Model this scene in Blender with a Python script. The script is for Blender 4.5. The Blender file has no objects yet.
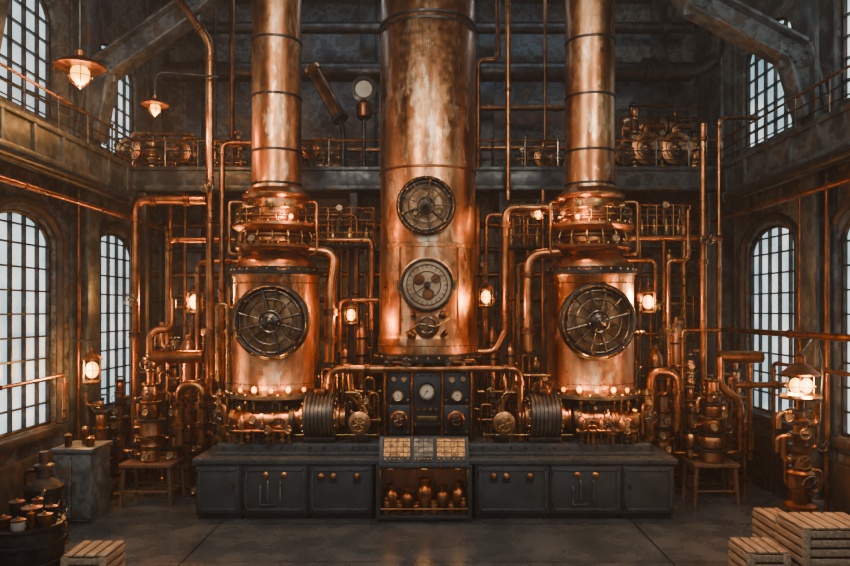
import bpy, bmesh, math, random
from mathutils import Vector, Matrix
random.seed(7)
S=bpy.context.scene
COL=S.collection
F=700.0; CX=427.0; HY=310.0; CH=3.04
def P(px,py,d): return Vector(((px-CX)*d/F, d, CH+(HY-py)*d/F))
def V(*a): return Vector(a)

# ------------------------------------------------ materials
def newmat(name):
    m=bpy.data.materials.new(name); m.use_nodes=True
    nt=m.node_tree; b=nt.nodes['Principled BSDF']
    return m,nt,b
def ramp(nt,stops):
    r=nt.nodes.new('ShaderNodeValToRGB'); e=r.color_ramp.elements
    while len(e)>1: e.remove(e[-1])
    e[0].position=stops[0][0]; e[0].color=(*stops[0][1],1)
    for p,c in stops[1:]:
        n=e.new(p); n.color=(*c,1)
    return r
def surf(name,stops,scale=3,stretch=(1,1,1),metal=0,rough=(.3,.6),bump=.1,fine=40,detail=6,streak=0):
    m,nt,b=newmat(name); N=nt.nodes; L=nt.links
    tc=N.new('ShaderNodeTexCoord'); mp=N.new('ShaderNodeMapping'); mp.inputs['Scale'].default_value=stretch
    oi=N.new('ShaderNodeObjectInfo'); mul=N.new('ShaderNodeMath'); mul.operation='MULTIPLY'; mul.inputs[1].default_value=17
    L.new(oi.outputs['Random'],mul.inputs[0]); L.new(mul.outputs[0],mp.inputs['Location'])
    L.new(tc.outputs['Object'],mp.inputs['Vector'])
    n=N.new('ShaderNodeTexNoise'); n.inputs['Scale'].default_value=scale; n.inputs['Detail'].default_value=detail; n.inputs['Roughness'].default_value=.6
    L.new(mp.outputs[0],n.inputs['Vector'])
    r=ramp(nt,stops); L.new(n.outputs['Fac'],r.inputs[0])
    col=r.outputs[0]
    if streak:
        mp2=N.new('ShaderNodeMapping'); mp2.inputs['Scale'].default_value=(4.5,4.5,.22); L.new(tc.outputs['Object'],mp2.inputs[0])
        n2=N.new('ShaderNodeTexNoise'); n2.inputs['Scale'].default_value=1.2; n2.inputs['Detail'].default_value=7; n2.inputs['Roughness'].default_value=.6; L.new(mp2.outputs[0],n2.inputs['Vector'])
        r2=ramp(nt,[(.34,(.3,.24,.2)),(.47,(.78,.72,.68)),(.57,(1,1,1))]); L.new(n2.outputs['Fac'],r2.inputs[0])
        mx=N.new('ShaderNodeMix'); mx.data_type='RGBA'; mx.blend_type='MULTIPLY'; mx.inputs[0].default_value=streak
        L.new(col,mx.inputs[6]); L.new(r2.outputs[0],mx.inputs[7]); col=mx.outputs[2]
        # worn pale patches
        mp3=N.new('ShaderNodeMapping'); mp3.inputs['Scale'].default_value=(2.6,2.6,.9); mp3.inputs['Location'].default_value=(3,7,1); L.new(tc.outputs['Object'],mp3.inputs[0])
        n3=N.new('ShaderNodeTexNoise'); n3.inputs['Scale'].default_value=1.5; n3.inputs['Detail'].default_value=9; n3.inputs['Roughness'].default_value=.68; L.new(mp3.outputs[0],n3.inputs['Vector'])
        r3=ramp(nt,[(.54,(0,0,0)),(.6,(.75,.75,.75))]); L.new(n3.outputs['Fac'],r3.inputs[0])
        mx3=N.new('ShaderNodeMix'); mx3.data_type='RGBA'; L.new(r3.outputs[0],mx3.inputs[0]); L.new(col,mx3.inputs[6]); mx3.inputs[7].default_value=(.93,.63,.38,1); col=mx3.outputs[2]
    L.new(col,b.inputs['Base Color'])
    f=N.new('ShaderNodeTexNoise'); f.inputs['Scale'].default_value=fine*.25; f.inputs['Detail'].default_value=5
    L.new(tc.outputs['Object'],f.inputs['Vector'])
    mr=N.new('ShaderNodeMapRange'); mr.inputs['From Min'].default_value=.3; mr.inputs['From Max'].default_value=.7
    mr.inputs['To Min'].default_value=rough[0]; mr.inputs['To Max'].default_value=rough[1]
    L.new(f.outputs['Fac'],mr.inputs['Value']); L.new(mr.outputs[0],b.inputs['Roughness'])
    b.inputs['Metallic'].default_value=metal
    if bump:
        bp=N.new('ShaderNodeBump'); bp.inputs['Strength'].default_value=bump; bp.inputs['Distance'].default_value=.02
        L.new(n.outputs['Fac'],bp.inputs['Height']); L.new(bp.outputs[0],b.inputs['Normal'])
    return m
M={}
M['copper']=surf('aged_copper',[(.28,(.16,.05,.016)),(.42,(.4,.145,.05)),(.58,(.62,.26,.1)),(.75,(.88,.46,.21))],2.6,(1,1,.5),1,(.25,.45),.08)
M['copper_tank']=surf('weathered_copper_sheet',[(.25,(.26,.09,.03)),(.42,(.47,.185,.068)),(.52,(.6,.26,.105)),(.57,(.78,.41,.19)),(.61,(.58,.26,.11)),(.75,(.8,.46,.23))],2.6,(1.1,1.1,.5),1,(.27,.46),.07,detail=7,streak=.9)
M['copper_dark']=surf('dark_copper',[(.3,(.055,.02,.008)),(.5,(.2,.07,.025)),(.7,(.4,.16,.06))],4,(1,1,1),1,(.28,.5),.1)
M['pipe']=surf('pipe_copper',[(.3,(.15,.045,.015)),(.5,(.38,.14,.045)),(.7,(.62,.27,.1))],4,(1,1,1),1,(.25,.42),.03)
M['brass']=surf('tarnished_brass',[(.3,(.14,.07,.022)),(.55,(.36,.2,.065)),(.75,(.62,.39,.16))],6,(1,1,1),1,(.22,.42),.06)
M['iron']=surf('black_iron',[(.3,(.012,.012,.012)),(.55,(.04,.038,.036)),(.75,(.1,.085,.07))],7,(1,1,1),.85,(.32,.55),.12)
M['gunmetal']=surf('worn_gunmetal',[(.3,(.05,.04,.033)),(.55,(.13,.105,.085)),(.72,(.3,.22,.155))],6,(1,1,1),1,(.22,.42),.1)
M['iron_rust']=surf('rusty_iron',[(.3,(.013,.012,.012)),(.54,(.035,.032,.03)),(.64,(.075,.04,.024)),(.8,(.15,.07,.033))],5,(1,1,1),.5,(.4,.7),.25)
M['steel']=surf('painted_steel_grey',[(.3,(.01,.014,.017)),(.46,(.024,.034,.04)),(.54,(.075,.095,.103)),(.6,(.03,.034,.035)),(.68,(.09,.045,.022)),(.8,(.03,.022,.018))],2.6,(1,1,1),.3,(.3,.6),.25,detail=10)
M['steel_light']=surf('weathered_steel_grey',[(.3,(.02,.027,.032)),(.46,(.05,.066,.074)),(.55,(.13,.155,.165)),(.61,(.06,.06,.058)),(.7,(.15,.075,.037)),(.8,(.05,.04,.033))],3,(1,1,1),.3,(.3,.6),.25,detail=10)
M['drum']=surf('grey_brown_drum_metal',[(.3,(.05,.043,.037)),(.55,(.12,.1,.083)),(.75,(.22,.16,.11))],5,(1,1,1),.8,(.35,.55),.1)
M['cabinet']=surf('cabinet_enamel',[(.3,(.014,.019,.022)),(.6,(.026,.034,.039)),(.8,(.045,.052,.057))],4,(1,1,1),.3,(.28,.45),.04)
M['cabinet2']=surf('cabinet_panel_enamel',[(.3,(.024,.032,.037)),(.6,(.041,.053,.06)),(.8,(.06,.07,.078))],4,(1,1,1),.3,(.28,.5),.04)
M['worktop']=surf('worktop_slate',[(.3,(.032,.042,.048)),(.6,(.055,.068,.076)),(.8,(.085,.095,.1))],3,(1,1,1),.3,(.22,.4),.03)
M['wood']=surf('brown_slat_wood',[(.3,(.14,.085,.05)),(.5,(.27,.185,.115)),(.7,(.42,.31,.21))],4,(8,1,8),0,(.5,.75),.2)
M['wood_dark']=surf('dark_wood',[(.3,(.035,.017,.009)),(.5,(.085,.04,.02)),(.7,(.15,.075,.035))],5,(6,6,.7),0,(.4,.6),.2)
M['dial']=surf('dial_ivory',[(.3,(.4,.34,.25)),(.7,(.66,.58,.45))],5,(1,1,1),0,(.3,.5),0)
M['dial_aged']=surf('dial_aged_bronze',[(.3,(.2,.11,.055)),(.5,(.38,.23,.12)),(.7,(.55,.37,.22))],5,(1,1,1),.5,(.3,.5),.05)
M['black']=surf('black_lacquer',[(.3,(.008,.008,.009)),(.7,(.02,.02,.022))],5,(1,1,1),.1,(.15,.3),0)
M['paper']=surf('paper_cloth',[(.3,(.2,.18,.15)),(.7,(.4,.36,.3))],5,(1,1,1),0,(.6,.8),0)
def emis(name,col,st):
    m,nt,b=newmat(name)
    n=nt.nodes.new('ShaderNodeTexNoise'); n.inputs['Scale'].default_value=6
    r=ramp(nt,[(.2,tuple(c*.8 for c in col)),(.8,col)]); nt.links.new(n.outputs['Fac'],r.inputs[0])
    nt.links.new(r.outputs[0],b.inputs['Emission Color']); b.inputs['Emission Strength'].default_value=st
    b.inputs['Base Color'].default_value=(*col,1)
    return m
M['bulb']=emis('glowing_bulb',(1,.4,.02),7)
M['ember']=emis('glowing_ember_bulb',(1,.3,.01),4)
def wheelglass():
    m,nt,b=newmat('bronze_tinted_glass')
    n=nt.nodes.new('ShaderNodeTexNoise'); n.inputs['Scale'].default_value=5; n.inputs['Detail'].default_value=6
    r=ramp(nt,[(.3,(.1,.045,.02)),(.5,(.32,.15,.06)),(.7,(.62,.34,.15))]); nt.links.new(n.outputs['Fac'],r.inputs[0])
    nt.links.new(r.outputs[0],b.inputs['Base Color']); b.inputs['Roughness'].default_value=.38; b.inputs['Metallic'].default_value=.8
    return m
M['glass']=wheelglass()
def pane():
    m,nt,b=newmat('frosted_pane'); N=nt.nodes;L=nt.links
    tc=N.new('ShaderNodeTexCoord'); n=N.new('ShaderNodeTexNoise'); n.inputs['Scale'].default_value=1.1; n.inputs['Detail'].default_value=6
    L.new(tc.outputs['Object'],n.inputs['Vector'])
    r=ramp(nt,[(.3,(.14,.28,.35)),(.48,(.4,.6,.66)),(.62,(.8,.93,.94)),(.75,(1,.98,.93))]); L.new(n.outputs['Fac'],r.inputs[0])
    L.new(r.outputs[0],b.inputs['Emission Color']); b.inputs['Emission Strength'].default_value=1.6
    b.inputs['Base Color'].default_value=(.4,.5,.55,1); b.inputs['Roughness'].default_value=.3
    return m
M['pane']=pane()
def screen(name,stops,st):
    m,nt,b=newmat(name); N=nt.nodes;L=nt.links
    tc=N.new('ShaderNodeTexCoord'); mp=N.new('ShaderNodeMapping'); mp.inputs['Scale'].default_value=(9,5,16); L.new(tc.outputs['Object'],mp.inputs[0])
    n=N.new('ShaderNodeTexNoise'); n.inputs['Scale'].default_value=1; n.inputs['Detail'].default_value=2; L.new(mp.outputs[0],n.inputs['Vector'])
    r=ramp(nt,stops); L.new(n.outputs['Fac'],r.inputs[0])
    L.new(r.outputs[0],b.inputs['Emission Color']); b.inputs['Emission Strength'].default_value=st
    b.inputs['Base Color'].default_value=(.02,.02,.02,1); b.inputs['Roughness'].default_value=.5
    return m
M['screen_amber']=screen('amber_display',[(.3,(.12,.03,.002)),(.44,(.4,.12,.008)),(.51,(1,.42,.05)),(.57,(.3,.085,.005)),(.7,(.9,.32,.03))],1.0)
M['screen_grey']=screen('grey_display',[(.3,(.03,.022,.015)),(.5,(.16,.1,.045)),(.6,(.4,.25,.11))],.8)

def wallmat(name,axis):
    m,nt,b=newmat(name); N=nt.nodes;L=nt.links
    tc=N.new('ShaderNodeTexCoord'); sp=N.new('ShaderNodeSeparateXYZ'); cb=N.new('ShaderNodeCombineXYZ')
    L.new(tc.outputs['Object'],sp.inputs[0]); L.new(sp.outputs[0 if axis=='x' else 1],cb.inputs[0]); L.new(sp.outputs[2],cb.inputs[1])
    br=N.new('ShaderNodeTexBrick'); br.inputs['Scale'].default_value=1; br.inputs['Brick Width'].default_value=.36; br.inputs['Row Height'].default_value=.13; br.inputs['Mortar Size'].default_value=.012
    L.new(cb.outputs[0],br.inputs['Vector'])
    n=N.new('ShaderNodeTexNoise'); n.inputs['Scale'].default_value=1.5; n.inputs['Detail'].default_value=11; n.inputs['Roughness'].default_value=.76
    L.new(tc.outputs['Object'],n.inputs['Vector'])
    r=ramp(nt,[(.32,(.008,.01,.011)),(.44,(.026,.032,.036)),(.49,(.13,.155,.163)),(.52,(.05,.055,.057)),(.56,(.028,.025,.024)),(.6,(.13,.065,.033)),(.66,(.2,.09,.038)),(.74,(.025,.018,.014))])
    L.new(n.outputs['Fac'],r.inputs[0])
    mx=N.new('ShaderNodeMix'); mx.data_type='RGBA'; mx.blend_type='MULTIPLY'; mx.inputs[0].default_value=.5 if axis=='y' else .2
    r2=ramp(nt,[(0,(1,1,1)),(1,(.3,.27,.25))]); L.new(br.outputs['Fac'],r2.inputs[0])
    L.new(r.outputs[0],mx.inputs[6]); L.new(r2.outputs[0],mx.inputs[7]); L.new(mx.outputs[2],b.inputs['Base Color'])
    ad=N.new('ShaderNodeMath'); ad.operation='SUBTRACT'; L.new(n.outputs['Fac'],ad.inputs[0]); L.new(br.outputs['Fac'],ad.inputs[1])
    bp=N.new('ShaderNodeBump'); bp.inputs['Strength'].default_value=.5 if axis=='y' else .3; bp.inputs['Distance'].default_value=.03
    L.new(ad.outputs[0],bp.inputs['Height']); L.new(bp.outputs[0],b.inputs['Normal'])
    b.inputs['Roughness'].default_value=.45
    return m
M['wall_side']=wallmat('sooty_brick_side','y'); M['wall_back']=wallmat('sooty_plaster_back','x')
def floormat():
    m,nt,b=newmat('polished_slate_floor'); N=nt.nodes;L=nt.links
    tc=N.new('ShaderNodeTexCoord'); br=N.new('ShaderNodeTexBrick'); br.offset=0; br.inputs['Scale'].default_value=1
    br.inputs['Brick Width'].default_value=5.9; br.inputs['Row Height'].default_value=1.5; br.inputs['Mortar Size'].default_value=.014
    mp=N.new('ShaderNodeMapping'); mp.inputs['Location'].default_value=(2.95,.55,0); L.new(tc.outputs['Object'],mp.inputs[0]); L.new(mp.outputs[0],br.inputs['Vector'])
    n=N.new('ShaderNodeTexNoise'); n.inputs['Scale'].default_value=1.6; n.inputs['Detail'].default_value=10; n.inputs['Roughness'].default_value=.68; L.new(tc.outputs['Object'],n.inputs['Vector'])
    r=ramp(nt,[(.3,(.02,.029,.037)),(.5,(.04,.053,.064)),(.62,(.06,.074,.086)),(.75,(.045,.045,.045))]); L.new(n.outputs['Fac'],r.inputs[0])
    mx=N.new('ShaderNodeMix'); mx.data_type='RGBA'; L.new(br.outputs['Fac'],mx.inputs[0]); L.new(r.outputs[0],mx.inputs[6]); mx.inputs[7].default_value=(.004,.005,.007,1)
    L.new(mx.outputs[2],b.inputs['Base Color'])
    mr=N.new('ShaderNodeMapRange'); mr.inputs['From Min'].default_value=.35; mr.inputs['From Max'].default_value=.65; mr.inputs['To Min'].default_value=.18; mr.inputs['To Max'].default_value=.36
    L.new(n.outputs['Fac'],mr.inputs[0]); L.new(mr.outputs[0],b.inputs['Roughness'])
    bp=N.new('ShaderNodeBump'); bp.invert=True; bp.inputs['Strength'].default_value=.4; bp.inputs['Distance'].default_value=.01; L.new(br.outputs['Fac'],bp.inputs['Height']); L.new(bp.outputs[0],b.inputs['Normal'])
    return m
M['floor']=floormat()

# ------------------------------------------------ geometry builder
def perp(a):
    a=a.normalized(); t=V(0,0,1) if abs(a.z)<.9 else V(1,0,0)
    u=a.cross(t).normalized(); v=a.cross(u).normalized(); return u,v
class B:
    def __init__(s): s.v=[]; s.f=[]
    def ring(s,c,u,v,r,n):
        i=len(s.v)
        for k in range(n):
            a=2*math.pi*k/n; s.v.append(c+u*(r*math.cos(a))+v*(r*math.sin(a)))
        return i
    def bridge(s,a,b,n):
        for k in range(n): s.f.append((a+k,a+(k+1)%n,b+(k+1)%n,b+k))
    def lathe(s,prof,o,ax=(0,0,1),n=40):
        ax=Vector(ax).normalized(); o=Vector(o); u,v=perp(ax); pr=None
        for k,(r,h) in enumerate(prof):
            i=s.ring(o+ax*h,u,v,max(r,.0005),n)
            if pr is not None: s.bridge(pr,i,n)
            else: s.f.append(tuple(range(i+n-1,i-1,-1)))
            pr=i
        s.f.append(tuple(range(pr,pr+n)))
        return s
    def cyl(s,a,b,r,r2=None,n=20):
        a=Vector(a);b=Vector(b); return s.lathe([(r,0),(r if r2 is None else r2,(b-a).length)],a,b-a,n)
    def torus(s,c,ax,R,r,n=40,m=10):
        ax=Vector(ax).normalized(); c=Vector(c); u,v=perp(ax); st=len(s.v)
        for k in range(n):
            a=2*math.pi*k/n; d=u*math.cos(a)+v*math.sin(a)
            for j in range(m):
                b=2*math.pi*j/m; s.v.append(c+d*(R+r*math.cos(b))+ax*(r*math.sin(b)))
        for k in range(n):
            for j in range(m):
                s.f.append((st+k*m+j,st+((k+1)%n)*m+j,st+((k+1)%n)*m+(j+1)%m,st+k*m+(j+1)%m))
        return s
    def sph(s,c,r,sc=(1,1,1),n=20,m=12):
        c=Vector(c); pr=None
        for j in range(m+1):
            t=math.pi*j/m; i=len(s.v)
            for k in range(n):
                a=2*math.pi*k/n
                rr=max(math.sin(t),.002)
                s.v.append(c+V(rr*math.cos(a)*r*sc[0],rr*math.sin(a)*r*sc[1],-math.cos(t)*r*sc[2]))
            if pr is not None: s.bridge(pr,i,n)
            pr=i
        return s
    def box(s,c,size,bev=0,rot=None):
        bm=bmesh.new(); bmesh.ops.create_cube(bm,size=1)
        for vv in bm.verts: vv.co=Vector((vv.co.x*size[0],vv.co.y*size[1],vv.co.z*size[2]))
        if bev: bmesh.ops.bevel(bm,geom=bm.edges[:],offset=min(bev,min(size)*.4),segments=2,profile=.5,affect='EDGES')
        i=len(s.v); bm.verts.index_update()
        for vv in bm.verts:
            co=vv.co.copy()
            if rot is not None: co=rot@co
            s.v.append(co+Vector(c))
        for f in bm.faces: s.f.append(tuple(i+vv.index for vv in f.verts))
        bm.free(); return s
    def bx(s,x0,x1,y0,y1,z0,z1,bev=0):
        return s.box(((x0+x1)/2,(y0+y1)/2,(z0+z1)/2),(abs(x1-x0),abs(y1-y0),abs(z1-z0)),bev)
    def tube(s,pts,r,bend=None,n=12):
        pts=[Vector(p) for p in pts]; bend=bend if bend is not None else r*2.8
        out=[pts[0]]
        for i in range(1,len(pts)-1):
            a,b,c=pts[i-1],pts[i],pts[i+1]; d1=(a-b); d2=(c-b); l1,l2=d1.length,d2.length; d1.normalize(); d2.normalize()
            t=min(bend,.48*l1,.48*l2)
            if d1.angle(d2)>3.0: out.append(b); continue
            p=b+d1*t;q=b+d2*t
            for k in range(7):
                w=k/6; out.append(p*(1-w)**2+b*2*w*(1-w)+q*w*w)
        out.append(pts[-1])
        o2=[out[0]]
        for p in out[1:]:
            if (p-o2[-1]).length>1e-5: o2.append(p)
        out=o2
        t0=(out[1]-out[0]).normalized(); u,_=perp(t0); pr=None
        for i,p in enumerate(out):
            if i==0: t=t0
            elif i==len(out)-1: t=(out[i]-out[i-1]).normalized()
            else: t=((out[i+1]-out[i]).normalized()+(out[i]-out[i-1]).normalized()).normalized()
            u=(u-t*u.dot(t)).normalized(); v=t.cross(u)
            i0=s.ring(p,u,v,r,n)
            if pr is not None: s.bridge(pr,i0,n)
            else: s.f.append(tuple(range(i0+n-1,i0-1,-1)))
            pr=i0
        s.f.append(tuple(range(pr,pr+n))); return s
    def bolts(s,c,ax,R,k,r=.018,h=.02,ph=0):
        ax=Vector(ax).normalized(); u,v=perp(ax); c=Vector(c)
        if k>2: s.torus(c,ax,R,min(r*.5,.008),max(24,k*2),4)
        for i in range(k):
            a=2*math.pi*(i+ph)/k; p=c+u*(R*math.cos(a))+v*(R*math.sin(a)); s.lathe([(r,0),(r,h*.7),(r*.6,h)],p,ax,6)
        return s
    def poly(s,pts,a0,a1,plane='xz'):
        def m(p,a): return V(p[0],a,p[1]) if plane=='xz' else V(a,p[0],p[1])
        n=len(pts); i=len(s.v)
        for p in pts: s.v.append(m(p,a0))
        for p in pts: s.v.append(m(p,a1))
        s.f.append(tuple(range(i,i+n))); s.f.append(tuple(range(i+2*n-1,i+n-1,-1)))
        for k in range(n): s.f.append((i+k,i+n+k,i+n+(k+1)%n,i+(k+1)%n))
        return s
    def make(s,name,mat,loc):
        me=bpy.data.meshes.new(name); loc=Vector(loc)
        me.from_pydata([tuple(p-loc) for p in s.v],[],s.f)
        bm=bmesh.new(); bm.from_mesh(me); bmesh.ops.recalc_face_normals(bm,faces=bm.faces[:]); bm.to_mesh(me); bm.free()
        me.materials.append(M[mat] if isinstance(mat,str) else mat)
        for p in me.polygons: p.use_smooth=True
        me.set_sharp_from_angle(angle=math.radians(38))
        o=bpy.data.objects.new(name,me); COL.objects.link(o); return o
    def base(s):
        xs=[p.x for p in s.v]; ys=[p.y for p in s.v]; zs=[p.z for p in s.v]
        return V((min(xs)+max(xs))/2,(min(ys)+max(ys))/2,min(zs))
class T:
    def __init__(s,name,loc,label,cat,group=None):
        s.loc=Vector(loc); o=bpy.data.objects.new(name,None); o.empty_display_size=.1; o.location=s.loc; COL.objects.link(o); s.o=o
        o['label']=label; o['category']=cat
        if group: o['group']=group
    def add(s,name,b,mat,parent=None,label=None):
        o=b.make(name,mat,s.loc); o.parent=parent or s.o
        if label: o['label']=label
        return o
    def light(s,p,e,col=(1,.4,.09),r=.06):
        l=bpy.data.lights.new('bulb_light','POINT'); l.energy=e; l.color=col; l.shadow_soft_size=r
        o=bpy.data.objects.new('bulb_light',l); o.location=Vector(p)-s.loc; COL.objects.link(o); o.parent=s.o
def solo(name,b,mat,label,cat,group=None):
    loc=b.base(); o=b.make(name,mat,loc); o.location=loc; o['label']=label; o['category']=cat
    if group: o['group']=group
    return o
class TM(T):
    def __init__(s,name,b,mat,label,cat,group=None):
        s.loc=b.base(); s.o=b.make(name,mat,s.loc); s.o.location=s.loc; s.o['label']=label; s.o['category']=cat
        if group: s.o['group']=group
def struct(name,b,mat):
    o=b.make(name,mat,(0,0,0)); o['kind']='structure'; return o

# shared components ------------------------------------------------
FR=V(0,-1,0)
def gauge(t,c,r,ax=FR,case='brass',parent=None,ang=None,face='dial'):
    ax=Vector(ax).normalized(); c=Vector(c)
    g=t.add('gauge',B().lathe([(r*.9,0),(r,r*.12),(r,r*.5),(r*.93,r*.58),(r*.8,r*.5),(r*.78,r*.42)],c,ax,28),case,parent)
    t.add('dial',B().lathe([(r*.77,0),(r*.77,r*.04)],c+ax*r*.42,ax,28),face,g if parent is None else parent)
    u,v=perp(ax); a=ang if ang is not None else random.uniform(0,6.28); d=u*math.cos(a)+v*math.sin(a)
    b=B().cyl(c+ax*r*.48-d*r*.15,c+ax*r*.48+d*r*.62,r*.045,r*.02,6); b.cyl(c+ax*r*.46,c+ax*r*.55,r*.1,n=10)
    b.torus(c+ax*r*.47,ax,r*.7,r*.02,24,5)
    for k in range(12):
        q=2*math.pi*k/12; e=u*math.cos(q)+v*math.sin(q); b.cyl(c+ax*r*.475+e*r*.58,c+ax*r*.475+e*r*.72,r*.025,n=5)
    t.add('needle',b,'black',g if parent is None else parent)
    return g
def wheelB(c,ax,R,r=None,sp=5,stem=.9):
    r=r or R*.11; ax=Vector(ax).normalized(); c=Vector(c); u,v=perp(ax)
    b=B().torus(c,ax,R,r,24,8).cyl(c-ax*R*.15,c+ax*R*.2,R*.18,n=12)
    for k in range(sp):
        a=2*math.pi*k/sp+.3; d=u*math.cos(a)+v*math.sin(a); b.cyl(c,c+d*R,r*.6,n=6)
    b.cyl(c-ax*R*stem,c,R*.1,n=8)
    return b
def valve(t,c,R,ax=FR,body='brass'):
    ax=Vector(ax).normalized(); c=Vector(c)
    t.add('valve_body',B().lathe([(R*.7,0),(R*.7,R*.15),(R*.45,R*.2),(R*.5,R*.6),(R*.32,R*.8),(R*.3,R*1.1)],c,ax,14),body)
    t.add('valve_wheel',wheelB(c+ax*R*1.9,ax,R),'gunmetal')
def hatch(t,c,R,drum_len,ringmat='gunmetal',spokes=12,face='glass',inner='copper_dark'):
    c=Vector(c); ax=FR; u,v=perp(ax)
    t.add('hatch_housing',B().lathe([(R*.92,-drum_len),(R*.92,-.06),(R*1.02,-.05),(R*1.02,0),(R*.95,.02),(R*.87,.02),(R*.87,-.06)],c,ax,56),inner)
    rim=t.add('hatch_rim',B().torus(c+ax*.03,ax,R*.94,R*.09,64,14),'iron')
    t.add('hatch_inner_rim',B().torus(c+ax*.06,ax,R*.82,R*.03,64,8),ringmat,rim)
    t.add('hatch_bolts',B().bolts(c+ax*.095,ax,R*.94,24,.016,.022),'brass',rim)
    t.add('hatch_glass',B().lathe([(R*.86,0),(R*.86,.01),(R*.4,.02)],c-ax*.06,ax,48),face)
    b=B()
    for (q,rr,a0) in ((.45,.2,.6),(.5,.16,2.7),(.42,.22,4.6)):
        d=u*math.cos(a0)+v*math.sin(a0); b.torus(c+d*R*q,ax,R*rr,R*.02,28,6); b.cyl(c-ax*.05+d*R*q,c+ax*.03+d*R*q,R*.06,n=12)
        for k in range(5):
            e=u*math.cos(a0+k*1.256)+v*math.sin(a0+k*1.256); b.cyl(c+d*R*q,c+d*R*q+e*R*rr,R*.012,n=5)
    t.add('inner_gears',b,'brass')
    b=B()
    for k in range(spokes):
        a=2*math.pi*(k+.5)/spokes; d=u*math.cos(a)+v*math.sin(a); w=.032 if k%3==0 else .018
        b.cyl(c+ax*.075+d*R*.1,c+ax*.07+d*R*.86,R*w,R*w*1.25,8)
    b.torus(c+ax*.075,ax,R*.6,R*.022,48,8).torus(c+ax*.08,ax,R*.28,R*.035,36,8)
    t.add('spoke_frame',b,ringmat)
    t.add('hub',B().lathe([(R*.21,0),(R*.21,.05),(R*.17,.06),(R*.17,.08),(R*.12,.09),(R*.1,.12),(R*.05,.13),(R*.04,.17),(.001,.18)],c+ax*.05,ax,28),ringmat)
    t.add('hub_bolts',B().bolts(c+ax*.1,ax,R*.19,8,.01,.015),'brass')
    for k in range(6):
        a=2*math.pi*k/6+.35; d=u*math.cos(a)+v*math.sin(a)
        t.add('rim_clamp',B().lathe([(R*.05,-.02),(R*.05,.03),(R*.03,.06)],c+ax*.06+d*R*.84,ax,12),'copper')
def pipe(pts,r,mat='pipe',label='aged copper pipe with bolted couplings',coup=True,valves=(),name='copper_pipe',px=True):
    pts=[P(*p) for p in pts] if px else [Vector(p) for p in pts]
    t=TM(name,B().tube(pts,r),mat,label,'pipe')
    if coup:
        for i in range(len(pts)-1):
            a,b=pts[i],pts[i+1]; L=(b-a).length; d=(b-a).normalized()
            if L<r*9: continue
            locs=[r*4.2,L-r*4.2] if L<3.2 else [r*4.2,L/2,L-r*4.2]
            for q in locs:
                c=a+d*q
                t.add('pipe_coupling',B().lathe([(r*1.1,-r*.7),(r*1.38,-r*.65),(r*1.38,-r*.1),(r*1.2,-r*.08),(r*1.2,r*.08),(r*1.38,r*.1),(r*1.38,r*.65),(r*1.1,r*.7)],c,d,16),'copper_dark' if mat!='iron' else 'iron')
    for (x,y,d,R) in valves: valve(t,P(x,y,d)-V(0,r*.6,0),R)
    return t
def manifold(x0,x1,y,z0,z1,n,seed,label='cluster of thin copper pipes with valves and gauges',group='pipe manifolds around the stills',depth=.2,headers=2,fat=1.0):
    rd=random.Random(seed); t=T('pipe_manifold',((x0+x1)/2,y,z0),label,'pipe manifold',group)
    H=z1-z0
    hz=[z0+H*q for q in ([.3,.72] if headers==2 else [.5])]
    for z in hz:
        yy=y+rd.uniform(0,depth); r=rd.uniform(.018,.032)*fat
        t.add('header_pipe',B().cyl((x0,yy,z),(x1,yy,z),r,n=12),rd.choice(('pipe','copper_dark','brass')))
        for q in (0,.35,.7,1): 
            x=x0+(x1-x0)*q; t.add('header_flange',B().lathe([(r*1.7,-r*.4),(r*1.7,r*.4)],(x,yy,z),(1,0,0),14),rd.choice(('brass','iron','copper_dark')))
    for k in range(n):
        x=x0+(x1-x0)*(k+.5+rd.uniform(-.25,.25))/n; yy=y+rd.uniform(0,depth); r=rd.uniform(.011,.03)*fat; zt=z0+H*rd.uniform(.45,1); kind=rd.randrange(6)
        m=rd.choice(('pipe','copper_dark','pipe','iron','brass','copper_dark'))
        if kind<2:
            sx=rd.choice((-1,1))*rd.uniform(.08,.2); t.add('branch_pipe',B().tube([(x,yy,z0),(x,yy,zt),(x+sx,yy,zt),(x+sx,yy,z0+H*rd.uniform(.1,.5))],r,n=10),m)
        else: t.add('branch_pipe',B().cyl((x,yy,z0),(x,yy,zt),r,n=10),m)
        for q in (rd.uniform(.05,.25),rd.uniform(.4,.6),rd.uniform(.75,.95)):
            zq=z0+(zt-z0)*q; t.add('flange',B().lathe([(r*1.7,-.012),(r*1.9,-.01),(r*1.9,.01),(r*1.7,.012)],(x,yy,zq),n=12),rd.choice(('brass','iron','copper')))
        if kind==2: gauge(t,(x,yy-.02,zt),rd.uniform(.045,.065)*fat,face='dial_aged')
        elif kind==3: valve(t,(x,yy-r*.5,z0+(zt-z0)*.6),rd.uniform(.045,.07)*fat)
        elif kind==4: t.add('float_vessel',B().lathe([(r*.8,0),(r*2.4,.03),(r*2.6,.06),(r*2.6,.14),(r*2.0,.18),(r,.2),(r*.6,.25)],(x,yy,zt-.12),n=18),rd.choice(('copper','brass')))
        elif kind==5: t.add('tap_wheel',wheelB((x,yy,zt+.04),(0,0,1),rd.uniform(.04,.06)*fat,stem=1.2),'gunmetal')
    return t

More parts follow.
